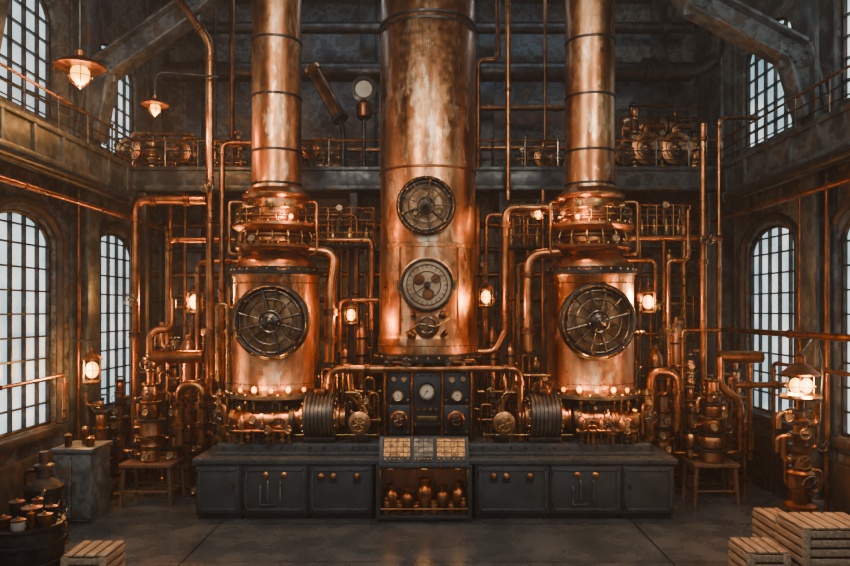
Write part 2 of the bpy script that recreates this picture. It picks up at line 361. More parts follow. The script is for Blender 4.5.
# ------------------------------------------------ room shell
W=5.8; DB=15.0; HZ=9.6; Y0=1.0
def arch(cy,w,z0,z1,n=14):
    r=w/2; pts=[(cy-r,z0),(cy+r,z0)]
    rise=r*.55
    for k in range(n+1):
        a=math.pi*k/n; pts.append((cy+r*math.cos(a),z1-rise+rise*math.sin(a)))
    return pts
WW=1.72
WCS={-1:[3.9,7.0,10.05,13.1],1:[3.25,6.15,9.05,11.85]}
COLS={-1:[5.45,8.5,11.57,14.7],1:[4.7,7.6,10.12,13.3]}
UP={-1:[3.9,7.0,10.05,13.1],1:[3.25,6.15,9.05,12.0]}
def sidewall(name,s,th):
    x=s*W
    bm=bmesh.new(); ed=[]
    def loop(pts):
        vs=[bm.verts.new((x,p[0],p[1])) for p in pts]
        for i in range(len(vs)): ed.append(bm.edges.new((vs[i],vs[(i+1)%len(vs)])))
    loop([(Y0,0),(DB,0),(DB,HZ),(Y0,HZ)])
    for c in WCS[s]: loop(arch(c,WW,1.27,4.48))
    for c in UP[s]: loop(arch(c,WW,5.95,7.95))
    bmesh.ops.triangle_fill(bm,use_beauty=True,edges=ed)
    r=bmesh.ops.extrude_face_region(bm,geom=bm.faces[:])
    for g in r['geom']:
        if isinstance(g,bmesh.types.BMVert): g.co.x+=th
    bmesh.ops.recalc_face_normals(bm,faces=bm.faces[:])
    me=bpy.data.meshes.new(name); bm.to_mesh(me); bm.free(); me.materials.append(M['wall_side'])
    o=bpy.data.objects.new(name,me); COL.objects.link(o); o['kind']='structure'
sidewall('wall_left',-1,-.3); sidewall('wall_right',1,.3)
struct('wall_back',B().bx(-W-.35,W+.35,DB,DB+.3,0,HZ),'wall_back')
struct('floor',B().bx(-W-.35,W+.35,Y0-3,DB+.3,-.2,0),'floor')
struct('ceiling',B().bx(-W-.35,W+.35,Y0-3,DB+.3,HZ,HZ+.2),'iron')
wn=1
for s in (-1,1):
    for (z0,z1,kind) in ((1.27,4.48,0),(5.95,7.95,1)):
        for c in (WCS[s] if kind==0 else UP[s]):
            x=s*(W+.09); b=B(); r=WW/2; rise=r*.55
            def top(y): 
                q=max(0,1-((y-c)/r)**2); return z1-rise+rise*math.sqrt(q)
            nv=5
            for k in range(nv+1):
                y=c-r+WW*k/nv; yy=min(max(y,c-r+.03),c+r-.03); zt=top(yy)
                wd=.03 if k not in(0,nv) else .06
                b.bx(x-.03,x+.03,yy-wd/2,yy+wd/2,z0,zt)
            nh=9 if kind==0 else 6
            for k in range(nh+1):
                z=z0+(z1-rise-z0)*k/(nh-1)
                if k==nh: 
                    z=z1-rise*.42; hw=r*math.sqrt(max(0,1-((z-(z1-rise))/rise)**2)); b.bx(x-.025,x+.025,c-hw,c+hw,z-.013,z+.013)
                else: b.bx(x-.025,x+.025,c-r,c+r,z-.014,z+.014)
            ap=arch(c,WW-.04,z0+.02,z1-.02,20); b.tube([V(x,p[0],p[1]) for p in ap]+[V(x,ap[0][0],ap[0][1])],.04,0,8)
            w=struct('window_%d'%wn,b,'iron'); wn+=1
            g=B().poly(arch(c,WW,z0,z1,20),x+s*.04,x+s*.05,'yz')
            go=g.make('window_pane','pane',(0,0,0)); go.parent=w
tn=[1]
def trim(b,mat): struct('trim_%d'%tn[0],b,mat); tn[0]+=1
for s in (-1,1):
    for c in WCS[s]:
        trim(B().bx(s*(W-.12),s*(W+.1),c-WW/2-.1,c+WW/2+.1,1.13,1.25,.02),'iron_rust')
        trim(B().tube([V(s*(W-.02),p[0],p[1]) for p in arch(c,WW+.2,1.27,4.6,18)[1:]]+[V(s*(W-.02),c-WW/2-.1,1.27)],.07,0,6),'iron_rust')
    trim(B().bx(s*(W-.08),s*(W+.02),Y0,DB,0,.9,.01),'iron_rust')
XG=5.22; DG=12.4; ZG=5.52
for s in (-1,1):
    trim(B().bx(s*XG,s*W,Y0,DB,ZG-.1,ZG),'iron_rust')
    trim(B().bx(s*(XG-.03),s*(XG+.1),Y0,DG,ZG-.42,ZG+.03,.015).bx(s*(XG-.07),s*(XG+.1),Y0,DG,ZG-.02,ZG+.06,.01).bx(s*(XG-.07),s*(XG+.1),Y0,DG,ZG-.48,ZG-.4,.01),'steel')
    for k in range(12):
        y=4.2+k*.72; trim(B().bx(s*(XG-.06),s*(XG-.02),y-.03,y+.03,ZG-.4,ZG-.02),'steel')
trim(B().bx(-XG,XG,DG,DB,ZG-.1,ZG),'iron_rust')
trim(B().bx(-XG,XG,DG-.03,DG+.1,ZG-.3,ZG+.03,.01).bx(-XG,XG,DG-.07,DG+.1,ZG-.02,ZG+.05,.01).bx(-XG,XG,DG-.07,DG+.1,ZG-.36,ZG-.28,.01),'steel')
for x in (-4.4,-2.9,-1.45,0,1.45,2.9,4.4): trim(B().bx(x-.07,x+.07,DG+.1,DB,ZG-.4,ZG-.1),'iron_rust')
def seg(b,p,q,th,c,dp):
    p=V(p[0],c,p[1]); q=V(q[0],c,q[1]); d=q-p; ang=math.atan2(d.z,d.x)
    rot=Matrix.Rotation(-ang,3,'Y'); nn=rot@V(0,0,1)
    b.box((p+q)/2,(d.length+.06,.07,th),0,rot)
    for e in (-1,1): b.box((p+q)/2+nn*(e*th/2),(d.length+.1,dp,.045),.008,rot)
for s in (-1,1):
    for i,c in enumerate(COLS[s]):
        b=B().bx(s*(W-.26),s*W,c-.06,c+.06,0,HZ).bx(s*(W-.3),s*(W-.24),c-.2,c+.2,0,HZ,.01).bx(s*(W-.06),s*W,c-.24,c+.24,0,HZ,.01)
        b.bx(s*(W-.4),s*W,c-.26,c+.26,0,.35,.03)
        trim(b,'steel')
        if i in (1,2):
            b=B(); pts=[(s*5.55,5.9),(s*5.35,7.0),(s*3.95,7.98),(s*2.3,9.5)]
            if s>0: pts=[(5.55,5.9),(5.3,6.75),(3.9,7.5),(2.2,9.5)]
            for k in range(3): seg(b,pts[k],pts[k+1],.34,c,.38)
            trim(b,'steel_light')
            for k in (1,2): trim(B().box((pts[k][0],c,pts[k][1]),(.42,.1,.42),.02).bolts((pts[k][0],c-.055,pts[k][1]),FR,.14,8,.022,.03),'steel_light')
for c in (8.4,11.2):
    trim(B().bx(-W,W,c-.14,c+.14,9.2,9.27).bx(-W,W,c-.03,c+.03,9.2,9.6).bx(-W,W,c-.14,c+.14,9.5,9.58),'steel')
for x in (-4.9,-3.4,3.4,4.9,-1.25,1.25):
    trim(B().bx(x-.16,x+.16,DB-.3,DB-.24,0,HZ,.01).bx(x-.04,x+.04,DB-.26,DB,0,HZ),'steel')
for z in (2.6,4.2):
    trim(B().bx(-W,W,DB-.2,DB,z-.1,z+.1,.02),'iron_rust')
for x in (-5.05,5.05,-1.3,1.35): trim(B().bx(x-.07,x+.07,DG,DG+.14,0,ZG-.4,.01).bx(x-.13,x+.13,DG-.05,DG+.2,0,.12,.02),'iron_rust')

def railing(p0,p1,h,n,label,post='iron'):
    p0=Vector(p0);p1=Vector(p1); t=T('railing',p0,label,'railing',group='gallery railings')
    for k in range(n+1):
        p=p0.lerp(p1,k/n); t.add('post',B().cyl(p,p+V(0,0,h+.03),.018,n=8).sph(p+V(0,0,h+.05),.03,n=10,m=6),post)
    for q,m in ((1,'pipe'),(.62,post),(.28,post)):
        t.add('rail',B().cyl(p0+V(0,0,h*q),p1+V(0,0,h*q),.02 if q==1 else .012,n=8),m)
railing((-XG+.02,4,ZG+.05),(-XG+.02,DG,ZG+.05),.47,10,'dark iron gallery railing with copper handrail along side wall')
railing((XG-.02,4,ZG+.05),(XG-.02,DG,ZG+.05),.47,10,'dark iron gallery railing with copper handrail along side wall')
railing((-XG,DG,ZG+.05),(XG,DG,ZG+.05),.47,18,'dark iron railing along the rear gallery behind stills','gunmetal')

# ------------------------------------------------ base cabinets
CY=10.1; CBK=11.95
def xc(px,d=CY): return (px-CX)*d/F
def cabinet(x0,x1,doors,label):
    t=T('base_cabinet',((x0+x1)/2,CY+.3,0),label,'cabinet',group='dark steel base cabinets')
    t.add('body',B().bx(x0,x1,CY+.03,CBK,.07,.82,.01).bx(x0+.02,x1-.02,CY+.09,CBK-.03,0,.08),'cabinet')
    for (a,b_,kind) in doors:
        d=t.add('door',B().bx(a+.02,b_-.02,CY-.005,CY+.03,.11,.79,.012),'cabinet2')
        b=B().bx(a+.05,b_-.05,CY-.025,CY,.15,.18,.004).bx(a+.05,b_-.05,CY-.025,CY,.72,.75,.004).bx(a+.05,a+.08,CY-.025,CY,.15,.75,.004).bx(b_-.08,b_-.05,CY-.025,CY,.15,.75,.004)
        t.add('door_frame',b,'worktop',d)
        m=(a+b_)/2
        if 'h' in kind:
            for k in (-1,1):
                t.add('handle',B().tube([(m+k*.09,CY-.01,.58),(m+k*.09,CY-.07,.58),(m+k*.09,CY-.07,.3),(m+k*.09,CY-.01,.3)],.014,.03,8),'steel_light',d)
                t.add('lock_plate',B().lathe([(.045,0),(.045,.015),(.025,.03)],(m+k*.13,CY-.012,.66),FR,18),'copper',d)
            t.add('handle',B().tube([(m-.2,CY-.01,.5),(m-.2,CY-.06,.5),(m-.2,CY-.06,.24),(m+.02,CY-.01,.24)],.013,.03,8),'steel_light',d)
        if 'k' in kind:
            for k in (-.28,-.1,.24):
                if abs(k)<(b_-a)/2-.05:
                    t.add('knob_plate',B().bx(m+k-.055,m+k+.055,CY-.02,CY-.01,.55,.7,.004),'cabinet',d)
                    t.add('knob',B().lathe([(.042,0),(.042,.02),(.026,.035),(.026,.06),(.012,.065)],(m+k,CY-.018,.65),FR,18),'copper',d)
        if 's' in kind:
            t.add('knob',B().lathe([(.026,0),(.026,.02),(.013,.05)],(b_-.12 if x0<0 else a+.12,CY-.012,.5),FR,14),'brass',d)
        for zz in (.22,.68): t.add('hinge',B().cyl((a+.03,CY-.012,zz-.04),(a+.03,CY-.012,zz+.04),.01,n=8),'iron',d)
    return t
cabinet(xc(195),xc(241),[(xc(195),xc(241),'s')],'dark blue-grey steel cabinet with single plain door')
cabinet(xc(241),xc(308),[(xc(242),xc(308),'h')],'dark steel cabinet door with iron handles and copper lock plates')
cabinet(xc(308),xc(373),[(xc(308),xc(373),'k')],'dark steel cabinet with row of copper knobs')
cabinet(xc(475),xc(550),[(xc(476),xc(550),'k')],'dark steel cabinet with row of copper knobs')
cabinet(xc(550),xc(622),[(xc(550),xc(622),'h')],'dark steel cabinet door with iron handles and copper lock plates')
cabinet(xc(622),xc(675),[(xc(622),xc(675),'s')],'dark blue-grey steel cabinet with single plain door')
a,b_=xc(376),xc(472)
t=T('shelf_unit',((a+b_)/2,10.3,0),'open dark steel shelf unit with lit copper niche','cabinet')
t.add('frame',B().bx(a+.005,a+.07,9.98,CBK,.05,.82,.01).bx(b_-.07,b_-.005,9.98,CBK,.05,.82,.01).bx(a+.06,b_-.06,9.98,CBK,.05,.1,.01).bx(a+.06,b_-.06,9.98,CBK,.77,.82,.01).bx(a+.02,b_-.02,10.05,CBK,0,.06),'cabinet')
t.add('back_panel',B().bx(a+.07,b_-.07,10.5,10.53,.1,.77),'wood_dark')
t.add('rail',B().cyl((a+.07,9.99,.2),(b_-.07,9.99,.2),.01,n=8),'pipe')
t.light(((a+b_)/2,10.06,.72),2.2,r=.05); t.light((a+.2,10.08,.7),1.2,r=.05); t.light((b_-.2,10.08,.7),1.2,r=.05)
shz=.1
for i,pxx in enumerate((391,407,425,443,459)):
    x=(pxx-CX)*10.24/F; R=(.11,.105,.13,.11,.115)[i]; H=(.42,.36,.52,.4,.46)[i]
    tt=T('copper_jug',(x,10.28,shz),'squat rounded copper jug with wide neck and lid','jug',group='copper jugs on the cabinet shelf')
    tt.add('body',B().lathe([(R*.8,0),(R*.98,.03),(R*1.02,H*.2),(R*1.02,H*.5),(R*.95,H*.6),(R*.75,H*.68),(R*.58,H*.72),(R*.55,H*.84),(R*.66,H*.86)],(x,10.28,shz),n=28),'copper_dark' if i%2 else 'pipe')
    tt.add('lid',B().lathe([(R*.66,H*.86),(R*.64,H*.91),(R*.3,H*.94),(R*.14,H*.95),(R*.16,H)],(x,10.28,shz),n=20),'copper_dark')
    tt.add('handle',B().tube([(x+R*.6,10.26,shz+H*.8),(x+R*1.15,10.26,shz+H*.78),(x+R*1.15,10.26,shz+H*.45),(x+R*.95,10.26,shz+H*.4)],R*.07,n=8),'iron')
for pxx,hh in ((386,.24),(399,.2),(416,.18),(434,.2),(451,.2),(464,.24)):
    x=(pxx-CX)*10.08/F
    tt=T('small_jar',(x,10.08,shz),'small dark copper jar with flat lid','jar',group='small jars on the cabinet shelf')
    tt.add('body',B().lathe([(.045,0),(.055,.01),(.055,hh*.7),(.04,hh*.8)],(x,10.08,shz),n=16),'copper_dark'); tt.add('lid',B().lathe([(.045,hh*.8),(.045,hh*.95),(.03,hh)],(x,10.08,shz),n=16),'brass')
solo('worktop',B().bx(xc(193),xc(677),CY-.05,CBK+.03,.82,.9,.015),'worktop','long dark slate worktop running over base cabinets','worktop')
t=T('machine_bed',(0,11,.9),'stepped dark steel machine bed on the worktop','machine bed')
t.add('bed',B().bx(-3.1,3.3,10.32,CBK-.05,.9,1.07,.02).bx(-3.16,3.36,10.28,CBK-.03,.9,.95,.01),'worktop')
for k in range(30):
    t.add('bolt',B().lathe([(.016,0),(.016,.012),(.01,.02)],(-3.0+k*.212,10.32,1.01),FR,6),'iron')
t=T('guard_rail',(0,10.36,1.07),'thin brass guard rail along the machine bed edge','railing')
for k in range(17):
    x=-2.95+k*.38
    if abs(x+.04)<.72: continue
    t.add('post',B().cyl((x,10.38,1.07),(x,10.38,1.2),.01,n=8).sph((x,10.38,1.21),.018,n=8,m=6),'brass')
for u,v in ((-2.97,-.75),(.82,3.15)): t.add('rail',B().cyl((u,10.38,1.19),(v,10.38,1.19),.01,n=8),'brass')
t=T('control_desk',(-.03,10.1,.9),'sloped control desk with amber lit display panels','control panel')
x0,x1=xc(379,9.95),xc(469,9.95)
t.add('housing',B().poly([(9.93,.8),(9.93,.86),(10.16,1.2),(10.26,1.2),(10.26,.8)],x0,x1,'yz'),'cabinet')
rot=Matrix.Rotation(math.atan2(.34,.23),3,'X'); nrm=rot@V(0,0,1); up=rot@V(0,1,0)
for (pa,pb,m) in ((383,411,'screen_amber'),(413,434,'screen_grey'),(436,466,'screen_amber')):
    xa,xb=xc(pa,10.05),xc(pb,10.05); c=V((xa+xb)/2,10.045,1.03)+nrm*.004
    fr=t.add('display',B().box(c,(xb-xa,.38,.02),.006,rot),'iron')
    t.add('display_glass',B().box(c+nrm*.011+up*.035,(xb-xa-.03,.27,.004),0,rot),m,fr)
    for k in range(3):
        t.add('crossbar',B().box(c+nrm*.015+up*(-.04+k*.08),(xb-xa-.03,.012,.006),0,rot),'iron',fr)
    for k in range(1,4):
        t.add('divider',B().box(c+nrm*.015+up*.035+V(-(xb-xa)/2+.02+k*(xb-xa-.04)/4,0,0),(.01,.27,.006),0,rot),'iron',fr)
    for k in range(6):
        t.add('knob',B().lathe([(.012,0),(.012,.015),(.008,.025)],c+nrm*.012+up*-.15+V(-(xb-xa)/2+.04+k*(xb-xa-.08)/5,0,0),nrm,10),'brass',fr)
for k in range(8): t.add('switch',B().lathe([(.016,0),(.016,.012),(.01,.03)],(x0+.1+k*(x1-x0-.2)/7,9.93,.83),FR,12),'copper')

# ------------------------------------------------ centre still
DC=11.2; cx=.015
t=T('copper_column_still',(cx,DC,1.07),'huge weathered copper column still with round hatches and riveted seams','still')
o=(cx,DC,0)
t.add('pedestal',B().lathe([(.7,1.07),(.7,1.15),(.58,1.2),(.58,2.1),(.72,2.2),(.72,2.26)],o,n=48),'iron_rust')
t.add('base_flange',B().lathe([(.8,2.24),(.86,2.26),(.86,2.31),(.83,2.33),(.83,2.36),(.79,2.38)],o,n=72),'iron')
t.add('base_bolts',B().bolts((cx,DC,2.31),(0,0,1),.845,32,.018,.03),'brass')
t.add('lower_skirt',B().lathe([(.79,2.37),(.795,2.6),(.79,2.62),(.775,2.66),(.77,3.98),(.785,3.99),(.785,4.05),(.77,4.06)],o,n=96),'copper_tank')
t.add('upper_shell',B().lathe([(.76,4.05),(.757,7.4),(.745,7.42),(.745,9.6)],o,n=96),'copper_tank')
for z in (4.03,5.2,7.42,7.52,8.7):
    t.add('band',B().lathe([(.755,z-.02),(.775,z-.017),(.775,z+.017),(.755,z+.02)],o,n=96),'copper_dark' if z<7 else 'iron')
# vertical lap seam
for a in (-2.15,-.95):
    t.add('lap_seam',B().box((cx+.775*math.cos(a),DC+.775*math.sin(a),3.35),(.035,.012,1.3),.003,Matrix.Rotation(a+math.pi/2,3,'Z')),'copper_dark')
b=B().torus((cx,DC,2.5),(0,0,1),.793,.006,96,4)
for k in range(48):
    a=2*math.pi*k/48; b.sph((cx+.795*math.cos(a),DC+.795*math.sin(a),2.5),.014,n=6,m=4)
t.add('rivets',b,'copper_dark')
c=P(426,206,10.36); hatch(t,c,.43,.35,'gunmetal',9,'glass')
c=P(427,285,10.36)
t.add('porthole_housing',B().lathe([(.38,-.35),(.38,-.02),(.41,0),(.41,.03),(.36,.045),(.34,.02)],c,FR,56),'copper')
rim=t.add('porthole_rim',B().torus(c-V(0,.04,0),FR,.37,.018,56,10).bolts(c-V(0,.035,0),FR,.39,18,.012,.02),'iron')
t.add('porthole_dial',B().lathe([(.35,0),(.35,.02),(.2,.024)],c-V(0,.01,0),FR,48),'dial_aged')
b=B().torus(c-V(0,.04,0),FR,.3,.007,48,6).torus(c-V(0,.04,0),FR,.2,.007,40,6)
for k in range(24):
    a=2*math.pi*k/24; e=V(math.cos(a),0,math.sin(a)); b.cyl(c-V(0,.038,0)+e*.25,c-V(0,.038,0)+e*.3,.006 if k%2==0 else .004,n=5)
t.add('dial_ticks',b,'iron')
for (dx,dz,rr) in ((-.12,.08,.075),(.13,.09,.06),(.02,-.14,.08)):
    b=B().torus(c+V(dx,-.045,dz),FR,rr,.01,28,6).lathe([(rr*.9,0),(rr*.85,.01)],c+V(dx,-.035,dz),FR,24).cyl(c+V(dx,-.06,dz),c+V(dx+rr*.6,-.055,dz+rr*.4),.005,n=6)
    t.add('small_dial',b,'copper_dark')
b=B()
for a,l in ((.6,.26),(3.74,.26)):
    e=V(math.cos(a),0,math.sin(a)); b.cyl(c-V(0,.065,0),c-V(0,.065,0)+e*l,.01,.005,8)
b.lathe([(.05,0),(.05,.03),(.025,.05)],c-V(0,.04,0),FR,24)
t.add('dial_hands',b,'iron')
for q in (-1,1): t.add('hinge',B().cyl(c+V(q*.42,-.02,-.07),c+V(q*.42,-.02,.07),.025,n=12),'brass')
c=P(427,325,10.38)
t.add('manway_plate',B().lathe([(.17,-.2),(.17,0),(.19,.01),(.19,.03),(.12,.04)],c,FR,36),'copper_dark')
t.add('manway_wheel',wheelB(c-V(0,.1,0),FR,.12,sp=6),'gunmetal')
t.add('lever',B().tube([c+V(-.32,0,-.12),c+V(-.1,-.1,.02),c+V(.12,-.1,-.03),c+V(.34,0,.1)],.016,.05,8),'brass')
for (dx,dz,rr) in ((-.25,-.14,.05),(.24,.15,.05),(0,.25,.055),(-.22,.16,.035),(.27,-.12,.035)):
    t.add('port',B().lathe([(rr*1.2,-.15),(rr*1.2,.02),(rr,.035),(rr*.6,.05)],c+V(dx,0,dz),FR,18),'copper_dark')

t=T('instrument_panel',(0,10.8,1.07),'black iron instrument cabinet with round gauges below central still','control panel')
t.add('case',B().bx(-.66,.72,10.52,10.62,1.07,2.2,.02),'iron')
for (pa,pb,ya,yb) in ((389,410,372,402),(413,441,370,426),(444,469,372,402),(389,410,405,434),(444,469,405,434)):
    A=P(pa,yb,10.5);Bq=P(pb,ya,10.5)
    p=t.add('panel',B().bx(A.x,Bq.x,10.48,10.53,A.z,Bq.z,.01),'cabinet')
    for i in (0,1):
        for j in (0,1): t.add('screw',B().lathe([(.012,0),(.012,.008),(.006,.012)],((A.x+.03,Bq.x-.03)[i],10.48,(A.z+.03,Bq.z-.03)[j]),FR,8),'brass',p)
gauge(t,P(427,391,10.475),.135,case='iron',ang=.9)
gauge(t,P(398,395,10.475),.085,case='brass'); gauge(t,P(394,379,10.475),.05,case='iron',face='dial_aged'); gauge(t,P(404,379,10.475),.045,case='brass',face='dial_aged')
gauge(t,P(457,395,10.475),.085,case='brass'); gauge(t,P(452,379,10.475),.05,case='brass',face='dial_aged'); gauge(t,P(463,379,10.475),.05,case='iron',face='dial_aged')
for q in (418,424,430,436):
    t.add('knob',B().lathe([(.028,0),(.028,.02),(.016,.04)],P(q,409,10.47),FR,16),'copper')
    t.add('toggle_switch',B().cyl(P(q,376,10.48),P(q,376,10.44)+V(0,0,.02),.01,n=8),'brass')
t.add('nameplate',B().bx(P(417,0,10.47).x,P(437,0,10.47).x,10.46,10.48,P(0,421,10.47).z,P(0,416,10.47).z,.004),'brass')
for q in (399,456):
    c=P(q,419,10.47); t.add('port',B().lathe([(.13,0),(.13,.04),(.1,.06),(.09,.03),(.04,.05)],c,FR,28),'copper_dark')
    t.add('port_wheel',wheelB(c-V(0,.1,0),FR,.075,sp=6),'gunmetal')
for q in (385,412,442,471):
    x=P(q,0,10.47).x; t.add('upright',B().cyl((x,10.47,1.07),(x,10.47,2.2),.02,n=10),'copper_dark')
pipe([(330,440,10.55),(330,369,10.55),(384,369,10.55)],.06,label='thick copper manifold pipe beside instrument cabinet')
pipe([(384,369,10.42),(520,369,10.42),(520,440,10.42)],.05,label='copper manifold pipe across the instrument cabinet top')
pipe([(350,372,10.6),(352,400,10.6),(366,408,10.6),(366,436,10.6)],.055,label='short curved copper branch pipe')
pipe([(500,436,10.6),(500,404,10.6),(514,392,10.6),(514,372,10.6)],.055,label='short curved copper branch pipe')
manifold(-1.33,-.72,10.66,1.07,2.05,10,31,fat=1.1); manifold(.78,1.33,10.66,1.07,2.05,10,32,fat=1.1)
manifold(-.62,.66,10.44,2.2,2.31,6,33,depth=.03,headers=1)

# ------------------------------------------------ side stills
def bulbcap(t,c,r=.04,e=0):
    c=Vector(c)
    t.add('bulb',B().sph(c+V(0,0,r*1.1),r,(1,1,1.25),12,8),'ember')
    t.add('bulb_socket',B().lathe([(r*.8,-r*1.1),(r*.85,0),(r*.6,r*.2)],c,n=12),'brass')
    if e: t.light(c+V(0,-.16,r*2.2),e,r=.08)
RP=.66
def side(TX,s,HX):
    D=11.0; o=(TX,D,0)
    t=T('copper_pot_still',(TX,D,1.07),'riveted copper pot still with spoked iron hatch and tall column','still',group='pair of copper pot stills')
    t.add('base_ring',B().lathe([(.7,1.07),(.7,1.13),(.58,1.18),(.58,1.62),(.68,1.7),(.79,1.72),(.79,1.77),(.7,1.79)],o,n=56),'iron_rust')
    t.add('base_bolts',B().bolts((TX,D,1.77),(0,0,1),.75,28,.018,.03),'brass')
    t.add('pot_body',B().lathe([(RP+.01,1.78),(RP+.02,1.85),(RP+.005,1.87),(RP,3.52),(RP+.015,3.54),(RP+.015,3.6)],o,n=80),'copper_tank')
    t.add('pot_flange',B().lathe([(RP+.02,3.58),(RP+.06,3.59),(RP+.06,3.64),(RP+.03,3.65),(RP+.03,3.68),(RP-.02,3.7)],o,n=72),'iron')
    t.add('flange_bolts',B().bolts((TX,D,3.64),(0,0,1),RP+.045,28,.014,.03),'brass')
    t.add('shoulder',B().lathe([(RP-.02,3.69),(RP-.04,3.75),(.56,3.82),(.48,3.87),(.45,3.92),(.45,3.97)],o,n=64),'copper')
    t.add('lower_collar',B().lathe([(.48,3.93),(.6,3.96),(.63,3.99),(.63,4.03),(.6,4.05),(.52,4.08),(.5,4.12),(.5,4.16),(.55,4.17),(.55,4.2),(.47,4.21)],o,n=64),'copper_dark')
    t.add('middle_collar',B().lathe([(.46,4.19),(.52,4.22),(.64,4.29),(.67,4.32),(.67,4.36),(.6,4.38),(.5,4.4),(.46,4.43)],o,n=64),'copper')
    t.add('collar_drum',B().lathe([(.45,4.4),(.45,4.46),(.5,4.47),(.5,4.51),(.45,4.52),(.45,4.6),(.48,4.61),(.48,4.64),(.45,4.65),(.45,4.74),(.5,4.75),(.53,4.79),(.53,4.82),(.46,4.86),(.41,4.92)],o,n=64),'copper')
    t.add('collar_bolts',B().bolts((TX,D,4.36),(0,0,1),.635,26,.016,.035).bolts((TX,D,4.03),(0,0,1),.6,26,.016,.03).bolts((TX,D,4.82),(0,0,1),.5,22,.013,.025),'brass')
    b=B().torus((TX,D,4.58),(0,0,1),.62,.011,56,6).torus((TX,D,4.48),(0,0,1),.62,.008,56,6)
    for k in range(16):
        a=2*math.pi*(k+.5)/16; b.cyl((TX+.62*math.cos(a),D+.62*math.sin(a),4.36),(TX+.62*math.cos(a),D+.62*math.sin(a),4.6),.008,n=6)
    t.add('collar_rail',b,'brass')
    for k in range(11):
        a=-math.pi/2+(k-5)*.28; p=V(TX+.45*math.cos(a),D+.45*math.sin(a),4.5+.14*(k%2)); d=V(math.cos(a),math.sin(a),0)
        if k%2: t.add('collar_port',B().lathe([(.05,0),(.05,.07),(.065,.075),(.065,.095),(.02,.1)],p,d,16),'brass')
        else: t.add('collar_valve',wheelB(p+d*.15,d,.05,stem=3),'gunmetal')
    for k in range(7):
        a=-math.pi/2+(k-3)*.4+.1; d=V(math.cos(a),math.sin(a),0); q=V(TX,D,0)
        t.add('thin_riser',B().tube([q+d*.57+V(0,0,4.03),q+d*.6+V(0,0,4.16),q+d*.55+V(0,0,4.26)],.014,n=8),'brass')
        t.add('riser_cap',B().lathe([(.025,0),(.03,.01),(.03,.05),(.012,.07)],q+d*.585+V(0,0,4.03),n=10),'brass')
    for k in (-2,2):
        a=-math.pi/2+k*.6; d=V(math.cos(a),math.sin(a),0); q=V(TX,D,0)
        t.add('bypass_pipe',B().tube([q+d*.5+V(0,0,3.9),q+d*.72+V(0,0,3.9),q+d*.72+V(0,0,4.7),q+d*.44+V(0,0,4.7)],.025,n=10),'pipe')
    t.add('column',B().lathe([(.43,4.86),(.41,4.9),(.39,4.95),(.385,5.0),(.38,9.6)],o,n=64),'copper_tank')
    for z in (4.99,5.5,6.35,7.22,8.1,9.0):
        t.add('column_band',B().lathe([(.378,z-.02),(.398,z-.017),(.398,z+.017),(.378,z+.02)],o,n=64),'iron')
    for z in (3.45,1.93):
        b=B().torus((TX,D,z),(0,0,1),RP+.003,.006,88,4)
        for k in range(44):
            a=2*math.pi*k/44; b.sph((TX+(RP+.005)*math.cos(a),D+(RP+.005)*math.sin(a),z),.013,n=6,m=4)
        t.add('rivets',b,'copper_dark')
    c=V(HX,10.25,2.87); hatch(t,c,.55,.5,'gunmetal',12)
    for k in (0,1,2,3,4):
        a=-math.pi/2+(k-2)*.33-.1*s; bulbcap(t,(TX+.76*math.cos(a),D+.76*math.sin(a),1.82),(.03,.042,.028,.04,.03)[k],26 if k in(1,3) else 0)
    bulbcap(t,(TX+.6*math.cos(-1.0 if s<0 else -2.1),D-.52,4.4),.035,24)
    gauge(t,(TX+s*.26,D-.52,4.12),.06,face='dial_aged')
    t=T('condenser_barrel',(TX,10.5,1.07),'horizontal copper barrel pump with flanged ends on cradle','pump',group='barrel pumps on the machine bed')
    xa,xb=TX-s*.36,TX+s*.52; z=1.38
    d=V(1,0,0)*(1 if xb>xa else -1); L=abs(xb-xa)
    t.add('barrel',B().lathe([(.1,-.04),(.15,-.03),(.17,0),(.17,L*.3),(.185,L*.31),(.185,L*.35),(.17,L*.36),(.17,L*.66),(.185,L*.67),(.185,L*.71),(.17,L*.72),(.16,L),(.1,L+.08),(.05,L+.1)],(xa,10.48,z),d,36),'copper')
    t.add('end_flange',B().lathe([(.22,-.03),(.22,.03)],(xa,10.48,z),d,32).bolts(V(xa,10.48,z)+d*.03,d,.2,12,.014,.02),'iron')
    t.add('end_flange',B().lathe([(.21,-.03),(.21,.03)],V(xb,10.48,z),d,32).bolts(V(xb,10.48,z)+d*.03,d,.19,12,.014,.02),'brass')
    t.add('middle_flange',B().lathe([(.2,-.025),(.2,.025)],V((xa+xb)/2,10.48,z),d,32),'brass')
    for q in (.2,.8): t.add('cradle',B().bx(xa+d.x*L*q-.05,xa+d.x*L*q+.05,10.36,10.6,1.07,1.26,.01),'iron')
    for q in (.1,.22,.34,.5,.66,.78,.9):
        x=xa+d.x*L*q; hh=random.uniform(1.58,1.74); t.add('riser',B().cyl((x,10.42,1.5),(x,10.42,hh),.016,n=12).lathe([(.032,hh-.03),(.032,hh-.01),(.018,hh+.02)],(x,10.42,0),n=14),random.choice(('brass','pipe','iron')))
    valve(t,(xa+d.x*L*.5,10.31,z),.07); valve(t,(xa+d.x*L*.15,10.31,z+.03),.05)
    gauge(t,(xa+d.x*L*.28,10.36,1.7),.05,face='dial_aged'); gauge(t,(xa+d.x*L*.85,10.31,1.38),.05,face='dial_aged')
    manifold(min(xa,xb),max(xa,xb),10.27,1.07,1.45,9,50+s,depth=.04,label='low row of thin brass pipes and taps before still',headers=1)
    x=-1.6 if s<0 else 1.75
    t=T('motor_drum',(x,10.5,1.07),'ribbed grey-brown metal motor drum with copper end caps','motor',group='motor drums on the machine bed')
    prof=[(.22,-.24),(.3,-.22)]
